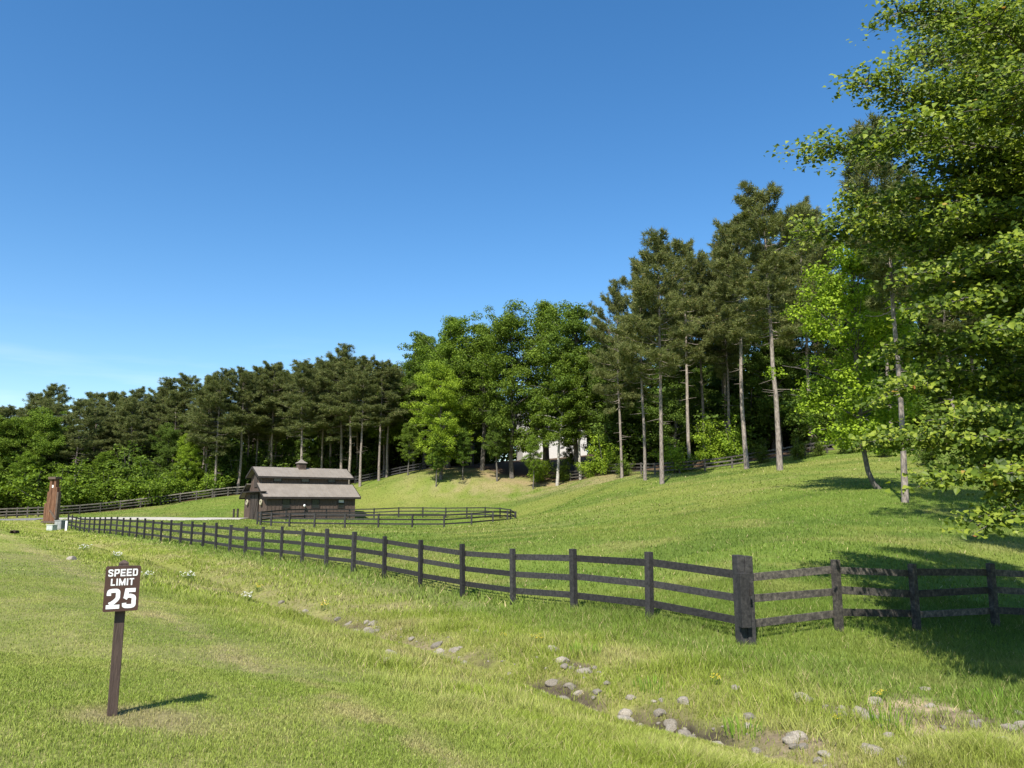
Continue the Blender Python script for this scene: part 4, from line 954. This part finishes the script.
MB().lathe([(.30, -.9), (.30, .3), (.25, .3), (.25, -.7), (.0, -.7)], (0, 0, 0), 18, Matrix.Translation((0, 0, .16)) @ Matrix.Rotation(R(90), 4, 'X') @ Matrix.Scale(1.25, 4, (1, 0, 0))).build('pipe', M['culvert'], cv, smooth=True)
MB().box(-.5, .5, -.02, .5, .40, .47).build('headstone', M['culvert'], cv, bevel=.03)

# ------------------------------------------------------------------ white house behind the oaks
hx, hy, _ = at(551, 144); hzz = top_z(434, 144); house = empty('white_house', (hx, hy, hzz), R(8)); tag(house, 'white house with grey roof half hidden behind the oaks', 'house')
m = MB(); m.prism([(-6, -4, -5), (-6, 4, -5), (-6, 4, 3.4), (-6, 0, 6), (-6, -4, 3.4)], (12, 0, 0)); m.build('wall', M['housewall'], house)
for s in (-1, 1): MB().prism([(-6.4, 0, 6.25), (-6.4, s * 4.6, 3.26), (-6.4, s * 4.6, 3.08), (-6.4, 0, 6.05)], (12.8, 0, 0)).build('roof', M['houseroof'], house)
for x in (-4.3, -1.8, 1.4, 4.1):
    f = MB(); f.box(x - .6, x + .6, -4.06, -4.003, .4, 2.1); fo = f.build('window', M['white'], house); MB().box(x - .48, x + .48, -4.09, -4.063, .5, 2.0).build('pane', M['glass'], fo)

# ------------------------------------------------------------------ speed limit sign
sg = empty('speed_limit_sign', SIGN, R(27)); tag(sg, 'brown and white speed limit sign on a square brown post in the mown lawn', 'road sign')
MB().box(-.04, .04, -.04, .04, -.4, 1.235).build('post', M['signpost'], sg, bevel=.005)
m = MB(); m.lathe([(.054, 1.233), (.056, 1.25), (.012, 1.275)], (0, 0, 0), 4, Matrix.Rotation(R(45), 4, 'Z')); m.build('post_cap', M['signpost'], sg)
PW, PH, PZ = .268, .375, 1.045
pts = []
for cx, cz, a0 in ((PW / 2, PH / 2, 0), (-PW / 2, PH / 2, 90), (-PW / 2, -PH / 2, 180), (PW / 2, -PH / 2, 270)):
    for k in range(4):
        a = R(a0 + k * 30); r = .012; pts.append((cx - math.copysign(r, cx) + r * math.cos(a), -.088, PZ + cz - math.copysign(r, cz) + r * math.sin(a)))
panel = MB().prism(pts, (0, -.012, 0)).build('panel', M['signbrown'], sg)
def smooth_line(p, n=6):
    p = [np.array(q, float) for q in p]; p = [2 * p[0] - p[1]] + p + [2 * p[-1] - p[-2]]; out = []
    for i in range(1, len(p) - 2):
        for k in range(n):
            t = k / n; out.append(.5 * (2 * p[i] + (p[i + 1] - p[i - 1]) * t + (2 * p[i - 1] - 5 * p[i] + 4 * p[i + 1] - p[i + 2]) * t * t + (3 * p[i] - p[i - 1] - 3 * p[i + 1] + p[i + 2]) * t ** 3))
    out.append(p[-2]); return out
def glyph(ch, h, W):
    """strokes of one block letter, one unit tall, W wide, stroke half width h"""
    if ch == 'I': return [[(W / 2, 0), (W / 2, 1)]]
    if ch == 'L': return [[(h, 1), (h, h), (W, h)]]
    if ch == 'T': return [[(0, 1 - h), (W, 1 - h)], [(W / 2, 1 - 2 * h), (W / 2, 0)]]
    if ch == 'E': return [[(W, h), (h, h), (h, 1 - h), (W, 1 - h)], [(2 * h, .5), (W * .92, .5)]]
    if ch == 'M': return [[(h, 0), (h, 1)], [(W - h, 0), (W - h, 1)], [(h * 1.1, .98 - h), (W / 2, .16), (W - h * 1.1, .98 - h)]]
    if ch == 'D': return [[(h, 0), (h, 1)], [(2 * h, 1 - h)] + smooth_line([(W * .5, 1 - h), (W * .8, .86), (W - h, .5), (W * .8, .14), (W * .5, h)]) + [(2 * h, h)]]
    if ch == 'P': return [[(h, 0), (h, 1)], [(2 * h, 1 - h)] + smooth_line([(W * .55, 1 - h), (W * .83, .90), (W - h, .70), (W * .83, .50), (W * .55, .42)]) + [(2 * h, .42)]]
    if ch == 'S': return [smooth_line([(W - h, .70), (W * .80, .86), (W * .5, 1 - h), (W * .2, .87), (h, .73), (W * .24, .58), (W * .5, .51), (W * .76, .43), (W - h, .28), (W * .8, .13), (W * .5, h), (W * .2, .14), (h, .30)])]
    if ch == '2': return [smooth_line([(h, .66), (W * .2, .86), (W * .5, 1 - h), (W * .8, .87), (W - h, .69), (W * .80, .50), (W * .5, .31), (W * .22, 2.2 * h)]), [(0, h), (W, h)]]
    if ch == '5': return [[(W * .94, 1 - h), (h * 1.9, 1 - h), (h * 1.35, .50)], smooth_line([(h * 1.1, .47), (W * .30, .585), (W * .55, .62), (W * .82, .54), (W - h, .34), (W * .82, .14), (W * .5, h), (W * .18, .13), (h * .9, .27)])]
def lettering(s, hgt, x0, x1, zc, h, wr):
    """a row of block letters between x0 and x1 on the panel face"""
    m = MB(); Ws = [{'I': .32, 'M': 1.25, 'L': .82, 'T': .9}.get(c, 1) for c in s]; gap = .20; tot = sum(Ws) + gap * (len(s) - 1); sx = (x1 - x0) / tot; x = x0; lay = 0
    for c, wc in zip(s, Ws):
        W = wc * sx / hgt
        for pl in glyph(c, h, W):
            p = np.array(pl, float); d = np.diff(p, axis=0); d /= np.linalg.norm(d, axis=1)[:, None]; nn = np.c_[-d[:, 1], d[:, 0]]
            vs = []; yy = -.1012 - .0003 * (lay % 3); lay += 1
            for i in range(len(p)):
                a = nn[max(i - 1, 0)]; b = nn[min(i, len(nn) - 1)]; mm = a + b; mm = mm / (mm @ mm) * 2
                for sg_ in (1, -1): q = p[i] + mm * h * sg_; vs.append((x + q[0] * hgt, yy, zc + (q[1] - .5) * hgt))
            m.add(vs, [(2 * i, 2 * i + 1, 2 * i + 3, 2 * i + 2) for i in range(len(p) - 1)])
        x += (wc + gap) * sx
    return m.build('lettering', M['white'], panel)
MB().box(-.03, .03, -.087, -.041, PZ - .14, PZ - .10).build('bracket', M['signpost'], sg); MB().box(-.03, .03, -.087, -.041, PZ + .10, PZ + .14).build('bracket', M['signpost'], sg)
lettering('SPEED', .060, -.113, .113, PZ + .132, .097, 1); lettering('LIMIT', .058, -.088, .088, PZ + .055, .097, 1); lettering('25', .165, -.112, .112, PZ - .082, .10, 1)

# ------------------------------------------------------------------ stones of the ditch
def rock_mesh(seed):
    rg = np.random.default_rng(seed); import bmesh
    bm = bmesh.new(); bmesh.ops.create_icosphere(bm, subdivisions=3, radius=1)
    ax = rg.normal(size=(9, 3)); ax /= np.linalg.norm(ax, axis=1)[:, None]; cut = rg.uniform(.55, .95, 9)
    for v in bm.verts:
        p = np.array(v.co)
        for a, c in zip(ax, cut):
            d = p @ a
            if d > c: p = p - a * (d - c) * .9
        p *= 1 + .05 * math.sin(p[0] * 7 + seed) * math.cos(p[1] * 6 + p[2] * 5); v.co = p
    me = bpy.data.meshes.new('rock'); bm.to_mesh(me); bm.free(); return me
RM = []
for i in range(5):
    for k in ('rock', 'rockwhite'):
        me = rock_mesh(50 + i); me.materials.append(M[k]); RM.append(me)
def rock(x, y, r, me, label, group=None, flat=.55):
    o = link('rock', me); o.location = (x, y, hz(x, y) + r * flat * .08); o.scale = (r * rf.uniform(.8, 1.3), r * rf.uniform(.7, 1.0), r * flat); o.rotation_euler = (rf.uniform(-.2, .2), rf.uniform(-.2, .2), rf.uniform(0, 6.28))
    return tag(o, label, 'rock', group)
def ground_at(u, v):
    lo, hi = 3.0, 120.0
    for Y in np.geomspace(4, 120, 400):
        p = P(u, v, Y)
        if p[2] <= hz(p[0], Y): return p[0], Y
    return None
for u, v, r, k, lb in (
    (871, 753, .17, 1, 'rounded whitish boulder lowest in the ditch near the bottom edge'), (797, 738, .15, 1, 'smooth pale boulder in the ditch below the yellow flowers'),
    (684, 703, .15, 0, 'rounded grey boulder beside the dark ditch water line'), (660, 716, .13, 1, 'flat pale slab at the edge of the dark ditch gap'),
    (631, 702, .09, 1, 'small white stone at the head of the lower dark gap'), (608, 686, .10, 0, 'grey stone in the upper dark gap of the ditch'),
    (565, 668, .13, 1, 'pale stone on the bank above the upper dark gap'), (584, 673, .14, 0, 'brownish pale flat stone right of a paler bank stone'), (552, 651, .17, 1, 'broad white stone on the bank under the yellow flowers'),
    (1008, 730, .14, 1, 'whitish stone on the bare dirt patch at the right edge'), (975, 727, .14, 0, 'tan stone on the bare dirt patch'), (970, 712, .06, 1, 'small white stone at the top of the bare dirt patch'),
    (390, 655, .15, 1, 'whitish stone on the lawn side of the ditch, left of the dark gap'), (386, 662, .12, 0, 'grey stone just below a whitish one on the lawn side of the ditch'),
    (477, 633, .11, 1, 'white stone left of a bigger white stone on the bank'), (486, 634, .12, 1, 'bigger white stone on the bank right of a small white one'), (750, 719, .13, 0, 'grey stone between the dirt patch and the boulders'),
    (905, 765, .14, 0, 'grey stone at the very bottom of the view in the ditch'), (800, 700, .16, 0, 'flat grey stone half sunk in the bank grass'), (888, 736, .10, 0, 'small tan stone left of the bare dirt patch'),
    (282, 604, .14, 1, 'white stone in the ditch at the middle left'), (306, 612, .13, 0, 'darker stone just right of the white ditch stone at middle left'), (71, 560, .26, 1, 'white stone in weeds far left of the sign'),
    (735, 690, .12, 1, 'pale stone on the bank under the yellow flower left of the dirt'), (925, 690, .10, 1, 'pale flat stone above the bare dirt patch')):
    g = ground_at(u, v)
    if g: rock(g[0], g[1], r * .85, RM[rf.randrange(5) * 2 + k], lb, flat=.6)
n_small = 0
while n_small < 250:
    if n_small < 130:
        bx, by, rx, ry = BARE[rf.randrange(len(BARE))]; l, q = rf.gauss(0, .6) * rx, rf.gauss(0, .6) * ry
        x, y = bx + DF[0] * l + NR[0] * q, by + DF[1] * l + NR[1] * q
    else:
        t = rf.uniform(-11, 7); wb = (float(vnoise(np.array([t]), np.array([0.]), 5, 3)[0]) - .5) * .9; sv = 4.3 + wb + rf.gauss(0, .38)
        x, y = FP0[0] + NR[0] * sv + DF[0] * t, FP0[1] + NR[1] * sv + DF[1] * t
    rr_ = rf.uniform(.02, .065) if rf.random() < .72 else rf.uniform(.07, .14)
    rock(x, y, rr_, RM[rf.randrange(10)], 'loose stone among the rubble along the ditch', 'loose stones along the ditch', flat=.6); n_small += 1

# ------------------------------------------------------------------ wild flowers and weeds
def flower_plant(seed, nst, h, spread, petal, size, leafn=3):
    rg = np.random.default_rng(seed); st_ = []; V = []; Fq = []; pv = MB()
    for i in range(nst):
        a = rg.uniform(0, 6.28); r = spread * math.sqrt(rg.random()); b = np.array([math.cos(a) * r, math.sin(a) * r, -.03]); t = b + np.array([rg.normal(0, .05), rg.normal(0, .05), h * rg.uniform(.6, 1.1)])
        f = np.linspace(0, 1, 4); pts = b + (t - b) * f[:, None]; pts[1:3, :2] += rg.normal(0, .015, 2); st_.append(tube(pts, [.004, .0035, .003, .002], 3))
        for k in range(leafn):
            q = pts[1] * (1 - k / leafn) + pts[2] * (k / leafn); an = rg.uniform(0, 6.28); d = np.array([math.cos(an), math.sin(an), .6]); s = np.array([-math.sin(an), math.cos(an), 0]) * .012; L = h * .38
            bb = len(V); V += [q - s * .4, q + s * .4, q + d * L * .5 + s, q + d * L, q + d * L * .5 - s]; Fq.append([bb, bb + 1, bb + 2, bb + 3, bb + 4])
        for k in range(rg.integers(2, 5)):
            c = t + rg.normal(0, .03, 3) * [1, 1, .6]; pv.lathe([(size * .3, -.3 * size), (size, 0), (size * .8, .25 * size), (size * .2, .4 * size)], c, 6)
    return join_tubes(st_), (np.array(V), np.array(Fq)), pv
def make_flowers(petal, seed, nst, h, spread, size):
    (tv, tf), (lv, lf), pv = flower_plant(seed, nst, h, spread, petal, size)
    r = empty('wild_flower', (0, 0, 0))
    link('stems', np_mesh('stems', np.concatenate([tv, lv]), [tf, lf + len(tv)], M['stem']), r); pv.build('blossoms', M[petal], r)
    return r
protoY = make_flowers('yellow', 1, 9, .34, .16, .016); protoW = make_flowers('whitepetal', 2, 16, .45, .42, .028)
for i, (u, v, sc_, lb) in enumerate(((540, 640, 1.0, 'yellow flowers on the bank above the broad white stone'), (532, 637, .8, 'small yellow flowers left of the main yellow clump'), (715, 682, 1.0, 'yellow flowers on the bank left of the dirt patch'), (880, 697, .9, 'single yellow flower head on a tall green tuft'),
                         (838, 722, .7, 'low yellow flower in the ditch grass'), (325, 607, 1.4, 'yellow flowers in the ditch at middle left'), (258, 588, 1.5, 'yellow flowers on the far bank left of centre'), (503, 636, .8, 'scattered yellow flowers beside the white bank stones'))):
    g = ground_at(u, v + 4); o = protoY if i == 0 else copy_tree(protoY); o.location = (g[0], g[1], hz(*g)); o.scale = (sc_ * .48,) * 3; o.rotation_euler = (0, 0, i * 1.3); tag(o, lb, 'wild flower')
for i, (u, v, sc_, lb) in enumerate(((187, 577, 1.0, 'white flowering weeds behind the speed limit sign to its right'), (118, 556, 1.2, 'white flowering weeds beyond the top of the speed limit sign'), (85, 548, 1.3, 'white flowering weeds far left beyond the sign'), (246, 597, .8, 'dry pale weeds with white heads left of the yellow flowers'), (147, 575, .8, 'sparse white flowers just right of the sign panel'))):
    g = ground_at(u, v + 4); o = protoW if i == 0 else copy_tree(protoW); o.location = (g[0], g[1], hz(*g)); o.scale = (sc_ * .62,) * 3; o.rotation_euler = (0, 0, i * 1.7); tag(o, lb, 'wild flower')
def tuft_mesh(seed, n, h, sp):
    rg = np.random.default_rng(seed); V = []; 
    a = rg.uniform(0, 6.28, n); r = sp * np.sqrt(rg.random(n)) * .4; x, y = np.cos(a) * r, np.sin(a) * r; H = h * rg.uniform(.5, 1.1, n); le = H * rg.uniform(.1, .6, n)
    fx = rg.uniform(0, 6.28, n); dx, dy = np.cos(fx) * .006, np.sin(fx) * .006; lx, ly = np.cos(a) * le, np.sin(a) * le
    V = np.stack([np.c_[x - dx, y - dy, x * 0 - .02], np.c_[x + dx, y + dy, x * 0 - .02], np.c_[x + dx + lx * .35, y + dy + ly * .35, H * .65], np.c_[x - dx + lx * .35, y - dy + ly * .35, H * .65], np.c_[x + lx, y + ly, H]], 1).reshape(-1, 3); q = np.arange(n) * 5
    return np_mesh('grass_tuft', V, [np.c_[q, q + 1, q + 2, q + 3], np.c_[q + 3, q + 2, q + 4]], M['stem'])
for (u, v, hh_, lb) in ((890, 728, .42, 'tall bright green grass tuft left of the bare dirt patch'), (745, 735, .30, 'green grass tuft between the two ditch boulders'), (650, 690, .30, 'green grass tuft above the lower dark gap'), (1000, 706, .32, 'green tuft above the dirt patch at the right edge'), (585, 655, .35, 'lush green tuft on the bank right of the broad white stone')):
    g = ground_at(u, v); o = link('grass_tuft', tuft_mesh(int(u), 55, hh_ * .65, .7)); o.location = (g[0], g[1], hz(*g)); o.color = (1.9, 1.75, 1.2, 1); tag(o, lb, 'grass tuft')
print('deep trees', n_deep, 'near leaves', n_near)
